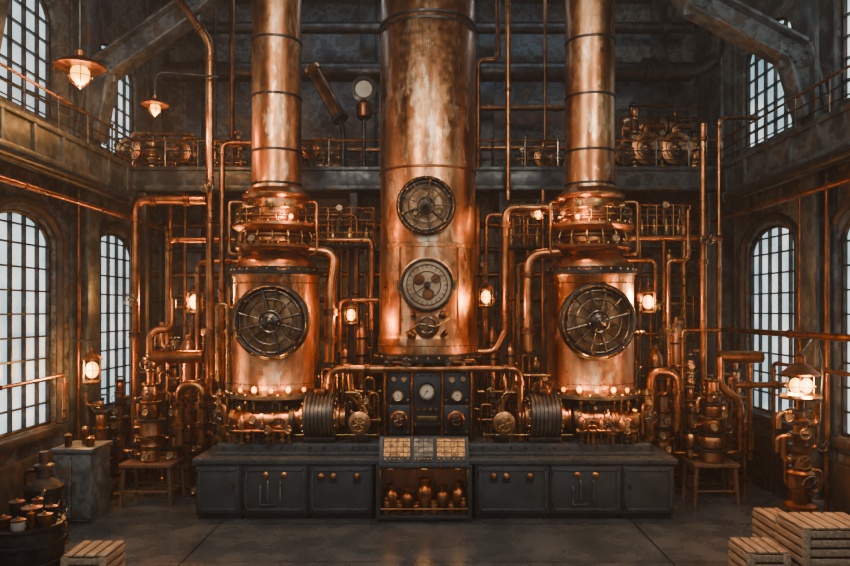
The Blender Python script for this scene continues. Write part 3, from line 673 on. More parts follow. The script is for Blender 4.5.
    for k in range(7):
        q=-.21+k*.06; prof+= [(.33,q),(.33,q+.03),(.305,q+.035),(.305,q+.055)]
    prof+=[(.33,.215),(.3,.23),(.22,.24)]
    t.add('drum',B().lathe(prof,(x,10.52,1.45),(1,0,.0),44),'drum')
    for q in (-1,1):
        t.add('end_cap',B().lathe([(.2,0),(.2,.06),(.14,.08),(.14,.12),(.17,.13),(.17,.15),(.07,.17)],(x+q*.23,10.52,1.43),(q,0,0),32),'copper')
        t.add('cap_bolts',B().bolts((x+q*.235,10.52,1.45),(q,0,0),.26,14,.014,.02),'brass')
    t.add('foot',B().bx(x-.24,x+.24,10.35,10.72,1.07,1.16,.02),'iron')
    t.add('terminal_box',B().bx(x-.08,x+.08,10.42,10.6,1.76,1.86,.02),'copper_dark')
    x=-1.0 if s<0 else 1.14
    t=T('rotary_pump',(x,10.5,1.07),'small brass rotary pump with round housing and handwheel','pump',group='rotary pumps beside instrument cabinet')
    t.add('housing',B().lathe([(.12,-.15),(.14,-.13),(.14,.05),(.165,.06),(.165,.1),(.1,.13)],(x,10.45,1.37),FR,32),'copper')
    t.add('wheel',wheelB((x,10.22,1.37),FR,.1,sp=6),'brass')
    t.add('foot',B().bx(x-.14,x+.14,10.38,10.6,1.07,1.22,.02),'iron')
    t.add('outlet',B().tube([(x,10.5,1.5),(x,10.5,1.8),(x+s*.22,10.5,1.8)],.03),'brass')
    x=TX+s*.76
    t=T('feed_valve_tree',(x,10.55,1.07),'upright brass valve tree with curved copper pipes','valve',group='valve trees at machine bed ends')
    t.add('stem',B().lathe([(.1,1.07),(.1,1.12),(.05,1.15),(.05,1.35),(.09,1.38),(.09,1.52),(.05,1.56),(.05,1.75),(.07,1.77),(.02,1.85)],(x,10.55,0),n=24),'brass')
    t.add('arm',B().tube([(x,10.55,1.45),(x-s*.2,10.55,1.45),(x-s*.2,10.55,1.08)],.035),'copper'); t.add('arm',B().tube([(x,10.55,1.62),(x-s*.12,10.4,1.62),(x-s*.12,10.4,1.2)],.022),'copper')
    t.add('valve_wheel',wheelB((x,10.36,1.45),FR,.09),'gunmetal'); gauge(t,(x,10.48,1.67),.05,face='dial_aged')
    manifold(TX-s*.86-.2,TX-s*.86+.2,10.8,1.07,2.4,8,70+s,fat=1.1)
    manifold(TX+s*.76-.08,TX+s*.76+.08,10.95,1.07,3.3,3,75+s,fat=1.1)
side(-2.36,-1,-2.28); side(2.56,1,2.49)

def column(base,h,r,label,mat='copper',name='condenser_column',grp=None):
    base=Vector(base); t=T(name,base,label,'condenser',group=grp)
    t.add('shell',B().lathe([(r*1.2,0),(r*1.2,.04),(r,.06),(r,h*.88),(r*.9,h*.92),(r*.5,h*.96),(r*.3,h*.97),(r*.3,h)],base,n=28),mat)
    for q in (.12,.3,.5,.68,.84): t.add('band',B().lathe([(r*1.18,h*q-.018),(r*1.18,h*q+.018)],base,n=28),'iron' if q!=.5 else 'brass')
    t.add('sight_glass',B().bx(base.x-r*.14,base.x+r*.14,base.y-r*1.1,base.y-r*.8,base.z+h*.54,base.z+h*.65,.01),'glass')
    t.add('side_tube',B().tube([base+V(r,-r*.2,h*.2),base+V(r*1.7,-r*.2,h*.2),base+V(r*1.7,-r*.2,h*.75),base+V(r,-r*.2,h*.75)],.016),'pipe')
    gauge(t,base+V(0,-r*.95,h*.4),r*.45,face='dial_aged'); valve(t,base+V(r*.2,-r*.9,h*.2),r*.4)
    return t
def valvestack(base,h,r,label,seed,grp=None,name='valve_stack',reach=1.0):
    rd=random.Random(seed); base=Vector(base); t=T(name,base,label,'valve assembly',group=grp)
    z=0; k=0
    while z<h:
        hh=rd.uniform(.14,.26); q=1-.55*z/h; rr=r*q*rd.choice((1,.75,.55,.9)); o=base+V(0,0,z)
        t.add('drum_section',B().lathe([(rr*.8,0),(rr,.02),(rr*rd.uniform(.9,1.15),hh*.5),(rr,hh-.03),(rr*.7,hh)],o,n=28),rd.choice(('copper','copper','copper_dark','copper')))
        t.add('flange',B().lathe([(rr*1.2,hh-.02),(rr*1.25,hh-.01),(rr*1.25,hh+.012),(rr*.9,hh+.02)],o,n=28).bolts(o+V(0,0,hh+.012),(0,0,1),rr*1.1,10,.009,.015),rd.choice(('iron','brass')))
        c=rd.randrange(4); sx=rd.choice((-1,1))
        if c==0: valve(t,o+V(0,-rr*.9,hh*.5),rd.uniform(.05,.08))
        elif c==1: gauge(t,o+V(sx*rr*.3,-rr*.95,hh*.5),rd.uniform(.05,.075),face='dial_aged')
        elif c==2: t.add('hand_wheel',wheelB(o+V(sx*(rr+.08),-.02,hh*.5),(sx,0,0),.06,stem=1.4),'gunmetal')
        if k%2==0:
            e=rd.uniform(.1,.2)*reach; dn=rd.uniform(-.4,.4); pr=rd.uniform(.018,.036)
            t.add('side_arm',B().tube([o+V(0,0,hh*.5),o+V(sx*(rr+e),0,hh*.5),o+V(sx*(rr+e),0,max(-z+.02,hh*.5+dn))],pr,n=10),rd.choice(('pipe','copper','copper_dark')))
            t.add('arm_nut',B().lathe([(pr*1.5,-.018),(pr*1.5,.018)],o+V(sx*(rr+e*.5),0,hh*.5),(1,0,0),6),'brass')
        z+=hh+.02; k+=1
    t.add('top_wheel',wheelB(base+V(0,0,z+.05),(0,0,1),.08,stem=1),'gunmetal')
    return t
for (px_,py0,py1,d,r) in ((362,436,330,11.75,.09),(345,436,352,11.7,.08),(492,436,335,11.75,.09),(510,436,350,11.7,.08)):
    a=P(px_,py0,d); h=(py0-py1)*d/F; column((a.x,a.y,1.07),h,r,'slim vertical copper condenser column with brass band',grp='slim condenser columns')
def stool(c,w,h,label):
    c=Vector(c); t=T('wooden_stand',c,label,'stool',group='wooden stands beside the machine')
    t.add('top',B().box(c+V(0,0,h-.03),(w,w*.8,.06),.012),'wood_dark')
    for i in (-1,1):
        for j in (-1,1):
            t.add('leg',B().cyl(c+V(i*(w/2-.06),j*(w*.4-.06),h-.05),c+V(i*(w/2-.02),j*(w*.4-.03),0),.035,.03,8),'wood_dark')
    for j in (-1,1): t.add('stretcher',B().cyl(c+V(-w/2+.04,j*(w*.4-.04),h*.35),c+V(w/2-.04,j*(w*.4-.04),h*.35),.015,n=8),'wood_dark')
c=P(153,500,11.1); c.z=0; stool(c,.82,.66,'dark wooden stand with four splayed legs')
valvestack((c.x+.0,c.y-.08,.66),1.5,.23,'tall stacked copper and brass valve assembly on stand',5,grp='valve stacks on wooden stands')
valvestack((c.x+.3,c.y+.12,.66),1.75,.11,'slim tall stacked brass valve assembly on stand',8,grp='valve stacks on wooden stands')
valvestack((c.x-.28,c.y+.12,.66),.9,.1,'short stacked copper valve assembly on stand',6,grp='valve stacks on wooden stands')
c2=P(710,500,11.1); c2.z=0; stool(c2,.72,.66,'dark wooden stand with four splayed legs')
valvestack((c2.x,c2.y-.08,.66),1.2,.22,'tall stacked copper and brass valve assembly on stand',11,grp='valve stacks on wooden stands')
valvestack((c2.x-.26,c2.y+.14,.66),1.5,.1,'slim tall stacked brass valve assembly on stand',13,grp='valve stacks on wooden stands')
valvestack((c2.x+.25,c2.y+.1,.66),.85,.09,'short stacked copper valve assembly on stand',12,grp='valve stacks on wooden stands')

def onfloor(px_,d,top_py): 
    a=P(px_,0,d); return V(a.x,d,0),CH+(HY-top_py)*d/F
for (px_,d,tp,r,lab) in ((188,12.0,335,.14,'tall copper condenser column standing beside still'),(162,12.6,322,.13,'tall copper condenser column near the wall'),
      (655,12.3,345,.15,'tall copper condenser column standing beside still'),(676,12.9,318,.14,'tall copper condenser column standing beside still')):
    b0,h=onfloor(px_,d,tp); column(b0,h,r,lab,grp='tall condenser columns')
for i,(px_,d,tp,r) in enumerate(((200,11.5,385,.19),(662,11.4,378,.2),(690,12.1,362,.18),(735,12.1,355,.18),(120,12.1,385,.2),(101,11.2,398,.16))):
    b0,h=onfloor(px_,d,tp); valvestack(b0,h-.1,r,'floor standing stack of copper drums, flanges and valves',20+i,grp='floor standing valve stacks')
for i,(pa,pb,d,z1) in enumerate(((138,176,12.2,2.7),(178,232,13.0,3.1),(664,700,12.0,2.8),(640,690,13.2,3.6),(170,232,13.4,4.3),(330,376,12.7,4.4),(480,540,12.8,4.5),(640,700,13.6,4.4),(205,232,12.3,2.4),(632,652,12.3,2.6))):
    a=P(pa,0,d).x; b_=P(pb,0,d).x; manifold(a,b_,d,0,z1,7,100+i,'tall bank of thin copper pipes with valves and flanges',fat=1.15)

# ------------------------------------------------ pipe network
pl='long vertical copper pipe with bolted couplings'
pipe([(160,-25,11.3),(210,42,11.3),(210,398,11.3),(228,398,11.3)],.065,label=pl,valves=[(210,188,11.22,.1)])
pipe([(222,438,11.5),(222,143,11.5),(252,143,11.5)],.05,label=pl)
pipe([(135,470,11.8),(135,200,11.8),(206,200,11.8)],.075,label='thick copper pipe bending at top beside wall',valves=[(135,300,11.7,.1)])
pipe([(152,357,11.0),(203,357,11.0)],.1,label='short thick horizontal copper pipe with flanges')
pipe([(180,445,11.0),(180,385,11.0),(202,385,11.0),(202,445,11.0)],.075,label='thick bent copper pipe beside wooden stand')
pipe([(150,357,11.0),(150,330,11.0),(172,330,11.2),(172,300,11.4)],.06,label='thick bent copper pipe above wooden stand')
pipe([(650,440,11.0),(650,372,11.0),(676,372,11.0),(676,430,11.0)],.075,label='thick bent copper pipe beside wooden stand')
pipe([(720,357,11.1),(720,388,11.1),(740,400,11.1),(740,450,11.1)],.06,label='thick bent copper pipe above wooden stand')
pipe([(168,400,11.7),(168,240,11.7),(236,240,11.7)],.04,valves=[(168,330,11.6,.08)])
pipe([(198,440,11.8),(198,262,11.8),(240,262,11.8)],.045)
pipe([(300,250,10.8),(336,252,10.8),(330,290,10.6),(330,362,10.6)],.08,label='wide copper vapour pipe curving down from still shoulder')
pipe([(312,240,11.6),(372,240,11.6),(372,330,11.6)],.04)
pipe([(560,252,10.8),(528,255,10.8),(528,352,10.6)],.075,label='wide copper vapour pipe curving down from still shoulder')
pipe([(560,208,11.2),(505,208,11.2),(505,330,11.2)],.065,label='copper vapour pipe running to central still')
pipe([(505,330,11.2),(494,352,11.2),(478,352,11.2)],.055)
pipe([(340,352,11.3),(340,300,11.3),(378,300,11.3)],.04)
pipe([(703,400,11.6),(703,124,11.6)],.06,label=pl,valves=[(703,240,11.5,.1)])
pipe([(719,420,11.9),(719,118,11.9),(760,118,11.9)],.035,label=pl)
pipe([(616,238,11.5),(722,238,11.5)],.05,label='horizontal copper pipe leading to the wall')
pipe([(655,300,11.5),(655,260,11.5),(616,260,11.5)],.035)
pipe([(636,395,11.3),(668,395,11.3),(668,260,11.3),(688,260,11.3),(688,210,11.3)],.035,valves=[(668,330,11.2,.08)])
pipe([(682,470,11.6),(682,330,11.6),(720,330,11.6)],.035)
pipe([(718,357,11.2),(762,357,11.2)],.1,label='short thick horizontal copper pipe with flanges')
pipe([(735,385,10.9),(790,385,10.9)],.05); pipe([(750,357,11.3),(750,460,11.3)],.035)
pipe([(478,175,12.9),(478,60,12.9),(498,60,12.9),(498,-20,12.9)],.045,label=pl,mat='copper_dark')
pipe([(508,200,12.2),(508,-20,12.2)],.045,label=pl)
pipe([(486,420,12.1),(486,215,12.1),(544,215,12.1)],.04)
pipe([(357,420,12.1),(357,215,12.1),(300,215,12.1)],.045,label='dark copper pipe behind the stills',mat='copper_dark')
pipe([(543,430,12.0),(543,190,12.0)],.04,mat='copper_dark')
pipe([(300,150,14.0),(380,150,14.0)],.05)
# short thick diagonal duct with open end held by wall bracket
pa,pb=P(313,70,13.0),P(340,118,12.8); dd=(pa-pb).normalized()
t=TM('copper_duct',B().lathe([(.13,0),(.13,(pa-pb).length)],pb,dd,28),'copper_dark','short thick diagonal copper duct with open flared end','duct')
t.add('open_collar',B().lathe([(.13,-.06),(.165,-.05),(.165,.03),(.11,.04),(.11,-.12)],pa,dd,28),'copper')
t.add('lower_collar',B().lathe([(.155,-.04),(.155,.04)],pb,dd,28),'iron')
t.add('support_bracket',B().tube([pb,pb+V(.05,.1,-.25),V(pb.x+.05,pb.y+.1,ZG+.0)],.05),'iron')
t.add('wall_strut',B().tube([pa-dd*.3,pa-dd*.3+V(0,1.9,0)],.03),'iron')
pipe([(476,148,14.2),(568,148,14.2)],.05); pipe([(476,108,14.2),(568,108,14.2)],.06,mat='copper_dark')
pipe([(618,120,13.8),(700,120,13.8)],.045)
pipe([(150,148,13.5),(248,148,13.5)],.05,mat='copper_dark')
pipe([(232,190,13),(232,-20,13)],.05,mat='copper_dark',label=pl); pipe([(215,160,13.4),(215,-20,13.4)],.035,mat='iron',label='slim iron riser pipe above gallery')
pipe([(545,160,13.4),(545,-20,13.4)],.03,label=pl,mat='copper_dark'); pipe([(620,72,13.2),(695,72,13.2),(718,58,13.2),(718,-20,13.2)],.13,mat='iron',label='thick dark iron duct bending beside the column',name='iron_duct')
for y_,r_ in ((72,.2),(28,.12)):
    pipe([(165,y_,14.2),(690,y_,14.2)],r_,mat='iron',label='dark iron duct running along rear wall',name='iron_duct')
for y_ in (225,250,275,410,300):
    pipe([(150,y_,14.6),(700,y_,14.6)],.06,mat='copper_dark' if y_%2 else 'iron',label='dark pipe running along rear wall under gallery',name='wall_pipe')
for x_ in (170,185,228,240,338,366,478,512,528,640,664,684):
    pipe([(x_,440,13.9),(x_,205,13.9)],random.choice((.035,.05,.07)),mat=random.choice(('pipe','copper_dark','iron')),label='vertical wall pipe below the gallery',name='wall_pipe')
pipe([(-5.05,4,4.6),(-5.05,13.6,4.6),(-5.05,13.6,2.0)],.035,px=False,label='long copper pipe slung beneath side gallery',name='copper_pipe',mat='pipe')
pipe([(5.05,4,4.6),(5.05,13.6,4.6)],.035,px=False,label='long copper pipe slung beneath side gallery',mat='copper_dark')
pipe([(5.12,4,4.95),(5.12,12.3,4.95)],.09,px=False,mat='iron',label='dark iron duct beneath side gallery',name='iron_duct')
pipe([(-5.14,4,4.92),(-5.14,12.3,4.92)],.06,px=False,mat='iron',label='dark iron duct beneath side gallery',name='iron_duct')
pipe([(5.42,7.5,2.68),(5.42,13.4,2.68)],.05,px=False,label='horizontal copper pipe along brick side wall')
pipe([(5.5,7.5,2.2),(5.5,11.1,2.2),(5.5,11.1,.9)],.03,px=False,label='thin copper pipe along brick side wall',mat='copper_dark')
pipe([(-5.55,7.5,2.0),(-5.55,10.7,2.05),(-5.55,10.7,1.4)],.025,px=False,label='thin copper pipe below side windows')
pipe([(5.3,12.9,.0),(5.3,12.9,2.3),(4.8,12.7,2.3)],.05,px=False)
for s in (-1,1):
    for y_ in ((8.8,11.25,11.9) if s<0 else (7.9,9.8,10.5)):
        pipe([(s*5.6,y_,0.02),(s*5.6,y_,5.0)],.03,px=False,mat='copper_dark',label='vertical pipe riser against brick pier',name='riser_pipe')
pipe([(0,78,9.6),(95,120,11.6)],.015,coup=False,label='thin iron conduit across upper windows',name='conduit',mat='iron')

def cage(px0,px1,py0,py1,d,label):
    a=P(px0,py1,d); b2=P(px1,py0,d); t=T('pipe_rack',a,label,'rack',group='pipe racks between stills')
    n=6
    for k in range(n+1):
        x=a.x+(b2.x-a.x)*k/n
        for y in (d,d+.5): t.add('upright',B().cyl((x,y,a.z),(x,y,b2.z),.012,n=8),'iron' if k%2 else 'pipe')
    for z in (a.z,(a.z*.66+b2.z*.34),(a.z*.33+b2.z*.67),b2.z):
        for y in (d,d+.5): t.add('crossbar',B().cyl((a.x,y,z),(b2.x,y,z),.013,n=8),'pipe' if z!=a.z else 'iron')
    t.add('deck',B().bx(a.x,b2.x,d,d+.5,a.z-.03,a.z,.005),'iron')
    for k in range(4):
        x=a.x+(b2.x-a.x)*(k+.5)/4; t.add('canister',B().lathe([(.05,0),(.06,.02),(.06,.22),(.03,.27),(.03,.32)],(x,d+.25,a.z),n=16),'brass')
    for x in (a.x+.05,b2.x-.05): t.add('support_bracket',B().tube([(x,d+.25,a.z-.02),(x,d+.25,a.z-.4),(x,DG+.05,a.z-.5)],.02),'iron')
    gauge(t,((a.x+b2.x)/2,d,b2.z),.065,face='dial_aged')
    return t
cage(305,374,208,245,11.9,'black iron pipe rack with brass canisters')
cage(506,560,214,246,12.0,'black iron pipe rack with brass canisters')
cage(640,690,205,236,12.0,'black iron pipe rack with brass canisters')

# ------------------------------------------------ gallery machinery
def roundmachine(px_,py_,d,r,label):
    c=P(px_,py_,d); t=T('gallery_pump',(c.x,d+.15,ZG),label,'pump',group='round pumps on the gallery')
    t.add('drum',B().lathe([(r*.9,-.35),(r,-.3),(r,-.05),(r*1.1,-.04),(r*1.1,0),(r*.8,.02),(r*.7,0),(r*.3,.03),(r*.15,.06)],c,FR,32),'copper')
    t.add('bolt_ring',B().bolts(c,FR,r*.97,12,.014,.02),'iron')
    t.add('wheel',wheelB(c-V(0,.1,0),FR,r*.55,sp=6),'gunmetal')
    if c.z-r>ZG+.02: t.add('pedestal',B().lathe([(r*.9,0),(r*.9,.03),(r*.4,.06),(r*.4,max(.1,c.z-r-ZG+.03))],(c.x,d+.18,ZG),n=20),'iron_rust')
    t.add('outlet',B().tube([c+V(0,.2,r*.9),c+V(0,.2,r*1.7),c+V(r*1.3,.2,r*1.7)],r*.22),'pipe')
    return t
for (x_,y_,r_) in ((648,148,.27),(677,148,.27),(625,154,.18),(545,157,.18),(310,150,.15),(128,150,.2),(180,152,.18)): roundmachine(x_,y_,12.85,r_,'round copper pump drum with handwheel on gallery')
def rackmachine(px0,px1,d,h,label,seed,mf=False):
    a=P(px0,0,d).x; b2=P(px1,0,d).x; t=T('gallery_boiler_rack',(a,d,ZG),label,'machine')
    for x in (a,b2,(a+b2)/2):
        for y in (d,d+.5): t.add('upright',B().bx(x-.02,x+.02,y-.02,y+.02,ZG,ZG+h),'iron_rust')
    for z in (.08,h*.55,h):
        t.add('frame_bar',B().bx(a,b2,d-.02,d+.02,ZG+z-.02,ZG+z+.02),'iron_rust'); t.add('frame_bar',B().bx(a,b2,d+.48,d+.52,ZG+z-.02,ZG+z+.02),'iron_rust')
    R=min(.22,h*.24)
    for q in ((.3,) if h<1 else (.3,.78)):
        t.add('horizontal_tank',B().lathe([(.05,0),(R*.85,.04),(R,.1),(R,b2-a-.3),(R*.85,b2-a-.24),(.05,b2-a-.2)],(a+.1,d+.25,ZG+h*q),(1,0,0),28),'copper')
        for e in (.25,.5,.75): t.add('tank_band',B().lathe([(R*1.06,-.015),(R*1.06,.015)],(a+.1+(b2-a-.2)*e,d+.25,ZG+h*q),(1,0,0),28),'iron')
        t.add('riser',B().tube([(a+.3,d+.25,ZG+h*q),(a+.3,d+.25,ZG+h+.15),(b2-.2,d+.25,ZG+h+.15),(b2-.2,d+.25,ZG+h*q)],.03),'pipe')
    if mf: manifold(a,b2,d-.25,ZG,ZG+h*1.1,max(5,int((b2-a)/.15)),seed,'tangle of small copper pipes and valves on gallery',group='pipe manifolds on the gallery')
    return t
rackmachine(118,200,13.2,.75,'iron rack of small copper vessels on gallery',201,True)
rackmachine(618,690,13.4,1.35,'iron rack with copper vessels and gauges on gallery',202)
rackmachine(515,562,13.5,.5,'low iron rack of copper vessels on gallery',203,True)
rackmachine(303,345,13.4,.7,'iron rack of copper vessels on gallery',204,True)
rackmachine(215,248,13.2,.8,'iron rack of copper vessels on gallery',205,True)
for i,(px_,h,r) in enumerate(((634,1.25,.17),(662,1.0,.15),(694,.7,.16),(152,.7,.17))):
    b0=P(px_,0,13.1); valvestack((b0.x,13.1,ZG),h,r,'stacked copper vessel and valves on gallery',60+i,grp='valve stacks on the gallery')
c=P(364,90,12.9)
t=T('round_fixture',(c.x,c.y,ZG),'dark rimmed round fixture with pale face on iron post','fixture')
t.add('post',B().cyl((c.x,c.y,ZG),(c.x,c.y,c.z-.2),.04,n=12).lathe([(.12,0),(.12,.04),(.04,.08)],(c.x,c.y,ZG),n=16),'iron')
t.add('body',B().lathe([(.08,-.55),(.14,-.5),(.14,-.28),(.09,-.22),(.07,-.18)],c,n=24),'copper_dark')
t.add('bracket',B().tube([c+V(0,.05,0),c+V(.25,.05,0),c+V(.25,.05,-.4),c+V(.05,.05,-.4)],.025),'iron')
t.add('case',B().lathe([(.12,-.15),(.21,-.05),(.24,0),(.24,.04),(.17,.05),(.16,.03)],c-V(0,.02,0),FR,36),'iron'); t.add('disc',B().lathe([(.16,0),(.15,.02),(.05,.03)],c-V(0,.05,0),FR,36),'dial')

# ------------------------------------------------ lamps
def shade_lamp(c,r,hang,label,e=40):
    c=Vector(c); t=T('pendant_lamp',c,label,'lamp')
    t.add('lamp_shade',B().lathe([(r,-.02),(r*1.03,0),(r*.95,r*.08),(r*.7,r*.2),(r*.35,r*.32),(r*.2,r*.42),(r*.2,r*.62),(r*.1,r*.7)],c,n=40),'copper_dark')
    t.add('socket',B().lathe([(r*.25,-r*.15),(r*.25,r*.1),(r*.15,r*.2)],c,n=16),'brass')
    t.add('bulb',B().sph(c-V(0,0,r*.36),r*.38,(1,1,1.15),16,10),'bulb')
    b=B()
    for k in range(6):
        a=2*math.pi*k/6; b.tube([c+V(r*.44*math.cos(a),r*.44*math.sin(a),-.02),c+V(r*.46*math.cos(a),r*.46*math.sin(a),-r*.6),c+V(0,0,-r*.95)],.006,.04,6)
    b.torus(c-V(0,0,r*.45),(0,0,1),r*.46,.006,20,6)
    t.add('guard_cage',b,'brass')
    t.add('hanger',B().tube(hang,.018,.25,8),'iron')
    t.light(c-V(0,0,r*1.15),e,r=.1)
    return t
c=P(80,66,8.6); shade_lamp(c,.29,[c+V(0,0,.18),V(c.x,c.y,9.6)],'copper shaded pendant lamp with caged glowing bulb',130)
c=P(155,104,10.8); shade_lamp(c,.2,[c+V(0,0,.13),c+V(0,0,.5),c+V(.85,.4,.55)],'small copper gooseneck lamp with glowing bulb',90)
def lantern(c,label,r=.09,h=.26,e=20,back=None,name='wall_lantern'):
    c=Vector(c); t=T(name,c-V(0,0,h/2),label,'lamp')
    t.add('base',B().lathe([(r*.6,-h*.6),(r,-h*.5),(r,-h*.42)],c,n=20),'brass')
    t.add('cap',B().lathe([(r*1.15,h*.42),(r*1.1,h*.48),(r*.4,h*.72),(r*.15,h*.78),(r*.15,h*.9)],c,n=20),'copper_dark')
    b=B()
    for k in range(6):
        a=2*math.pi*k/6; b.cyl(c+V(r*.95*math.cos(a),r*.95*math.sin(a),-h*.45),c+V(r*.95*math.cos(a),r*.95*math.sin(a),h*.45),.006,n=6)
    b.torus(c,(0,0,1),r*.96,.006,20,6)
    t.add('guard_cage',b,'brass')
    t.add('bulb',B().sph(c,r*.68,(1,1,1.35),14,10),'bulb')
    if back is not None: t.add('bracket',B().tube([c+V(0,0,h*.85),c+V(0,0,h*1.2),c+V(0,0,h*1.2)+Vector(back)],.016,.08,8),'iron')
    t.light(c+V(0,-r*2.2,0),e,r=.1); return t
lantern(P(92,370,10.9),'brass caged wall lantern glowing warm on pier',.14,.38,120,(-.35,.1,0))
lantern(P(195,302,12.9),'small glowing wall lantern on dark pier',.15,.4,110,(0,1.9,0))
lantern(P(351,315,10.9),'brass caged lantern hanging between stills',.1,.28,36,(.1,.5,0))
lantern(P(486,297,10.8),'brass caged lantern hanging between stills',.11,.28,38,(-.12,.3,0))
lantern(P(648,302,11.1),'small glowing wall lantern near rear wall',.12,.34,85,(0,.4,0))
lantern(P(538,214,11.4),'tiny brass lantern by still collar',.08,.2,28,(0,.5,0))
c=P(796,385,8.9)
x=c.x; zb=.5
t=T('lamp_post_apparatus',(x,8.8,zb),'copper lamp post with caged lantern and valve fittings','lamp')
YL=8.8
t.add('shaft',B().lathe([(.2,.55),(.2,.6),(.13,.64),(.13,.8),(.17,.82),(.17,1.0),(.12,1.03),(.1,1.08),(.1,1.25),(.13,1.27),(.13,1.33),(.08,1.36),(.08,1.6),(.11,1.62),(.11,1.66),(.05,1.7),(.05,1.95)],(x,YL,0),n=28),'copper_dark')
t.add('base_plate',B().bx(x-.2,x+.2,YL-.2,YL+.2,zb,.56,.02),'iron')
t.add('lamp_shade',B().lathe([(.22,2.22),(.23,2.24),(.13,2.33),(.06,2.38),(.06,2.46),(.02,2.5)],(x,YL,0),n=32),'copper_dark')
t.add('lamp_base',B().lathe([(.05,1.9),(.22,1.92),(.25,1.95),(.23,1.98)],(x,YL,0),n=32),'brass')
b=B().torus((x,YL,2.08),(0,0,1),.18,.006,28,6)
for k in range(6):
    a=2*math.pi*k/6; b.cyl((x+.175*math.cos(a),YL+.175*math.sin(a),1.97),(x+.175*math.cos(a),YL+.175*math.sin(a),2.23),.005,n=6)
t.add('guard_cage',b,'brass')
for q in (-.07,.07): t.add('bulb',B().sph((x+q,YL-.02,2.09),.07,(1,1,1.4),12,8),'bulb')
t.light((x,YL-.3,2.1),110,r=.1); t.light((x+.1,YL+.3,2.1),70,r=.1)
rd=random.Random(4)
for k,z in enumerate((.75,.88,1.02,1.15,1.3,1.45,1.6,1.75)):
    sx=(1,-1)[k%2]; e=rd.uniform(.18,.34); pr=rd.uniform(.016,.034)
    t.add('branch_pipe',B().tube([(x,YL,z),(x+sx*e,YL,z),(x+sx*e,YL,z+rd.choice((-.2,.28)))],pr),rd.choice(('pipe','copper','brass')))
    t.add('fitting',B().lathe([(pr*1.6,-.02),(pr*1.6,.02)],(x+sx*.15,YL,z),(1,0,0),14),'brass')
    t.add('collar',B().lathe([(.13,-.012),(.13,.012)],(x,YL,z+.04),(0,0,1),24),rd.choice(('brass','gunmetal')))
t.add('valve_wheel',wheelB((x,YL-.28,.9),FR,.11,stem=2.2),'gunmetal'); t.add('valve_wheel',wheelB((x-.05,YL-.2,1.16),FR,.08),'brass'); t.add('valve_wheel',wheelB((x+.24,YL-.08,1.35),FR,.07),'gunmetal')
gauge(t,(x,YL-.09,1.5),.07,face='dial_aged'); gauge(t,(x-.17,YL-.03,1.7),.055,face='dial_aged')
t.add('cord',B().tube([(x,YL,2.48),(x+.2,YL,2.75),(x+.32,YL+.05,2.3),(x+.25,YL+.05,1.4),(x+.12,YL,1.0)],.01,.15,6),'black')

# ------------------------------------------------ foreground left
t=T('tool_cabinet',(-5.0,10.2,0),'upright grey painted steel cabinet with two doors','cabinet')
t.add('body',B().bx(-5.28,-4.75,9.9,10.5,.05,1.02,.01).bx(-5.31,-4.72,9.87,10.53,1.02,1.08,.01).bx(-5.25,-4.78,9.95,10.45,0,.06),'steel_light')
for i in (0,1):
    x0=-5.27+i*.26; dd=t.add('door',B().bx(x0,x0+.25,9.87,9.91,.1,.98,.01),'steel_light'); t.add('handle',B().cyl((x0+(.2 if i==0 else .05),9.84,.45),(x0+(.2 if i==0 else .05),9.84,.62),.012,n=8),'brass',dd)
t.add('side_panel',B().bx(-4.76,-4.73,9.97,10.43,.12,.96,.01),'steel_light')
for i,(dx,dy,hh,r) in enumerate(((-5.15,10.05,.2,.05),(-5.0,10.25,.28,.05),(-4.86,10.1,.14,.06))):
    tt=T('copper_canister',(dx,dy,1.08),'small copper canister with domed lid on cabinet','canister',group='canisters on the grey cabinet')
    tt.add('body',B().lathe([(r*.9,0),(r,.01),(r,hh*.75),(r*1.05,hh*.76),(r*1.05,hh*.8)],(dx,dy,1.08),n=24),'copper_dark')
    tt.add('lid',B().lathe([(r,hh*.8),(r*.7,hh*.9),(r*.15,hh*.93),(r*.15,hh)],(dx,dy,1.08),n=24),'brass')
c=P(44,0,9.1); c.z=0
t=T('pot_machine',c,'dark iron pot machine with side wheel and short stack','machine')
t.add('shell',B().lathe([(.2,0),(.23,.04),(.21,.3),(.23,.31),(.23,.36),(.21,.38),(.21,.68),(.24,.69),(.24,.75),(.18,.8)],c,n=32),'iron')
t.add('stack',B().lathe([(.18,.78),(.13,.83),(.09,.86),(.09,.98),(.12,.99),(.12,1.03),(.06,1.05),(.06,1.2)],c,n=32),'iron_rust')
valve(t,c+V(0,-.19,.52),.1); gauge(t,c+V(.1,-.2,.72),.05,face='dial_aged'); t.add('side_wheel',wheelB(c+V(.27,-.05,.5),(1,0,0),.12),'gunmetal')
t.add('outlet',B().tube([c+V(.18,0,.3),c+V(.28,0,.3),c+V(.28,0,.0)],.025),'copper_dark'); t.add('side_tube',B().tube([c+V(-.05,0,.95),c+V(-.24,0,.95),c+V(-.24,0,.5)],.025),'copper_dark')
c=V(P(26,0,7.9).x,7.9,0)
t=T('iron_barrel',c,'dark ribbed iron barrel topped with tins and cups','barrel')
t.add('shell',B().lathe([(.34,0),(.36,.02),(.38,.2),(.4,.21),(.4,.24),(.385,.25),(.39,.42),(.41,.43),(.41,.46),(.39,.47),(.38,.6),(.4,.61),(.4,.64),(.36,.64),(.35,.62),(.05,.62)],c,n=48),'iron')
for q in (-1,1): t.add('handle',B().torus(c+V(q*.41,0,.5),(0,1,0),.06,.012,16,6),'iron')
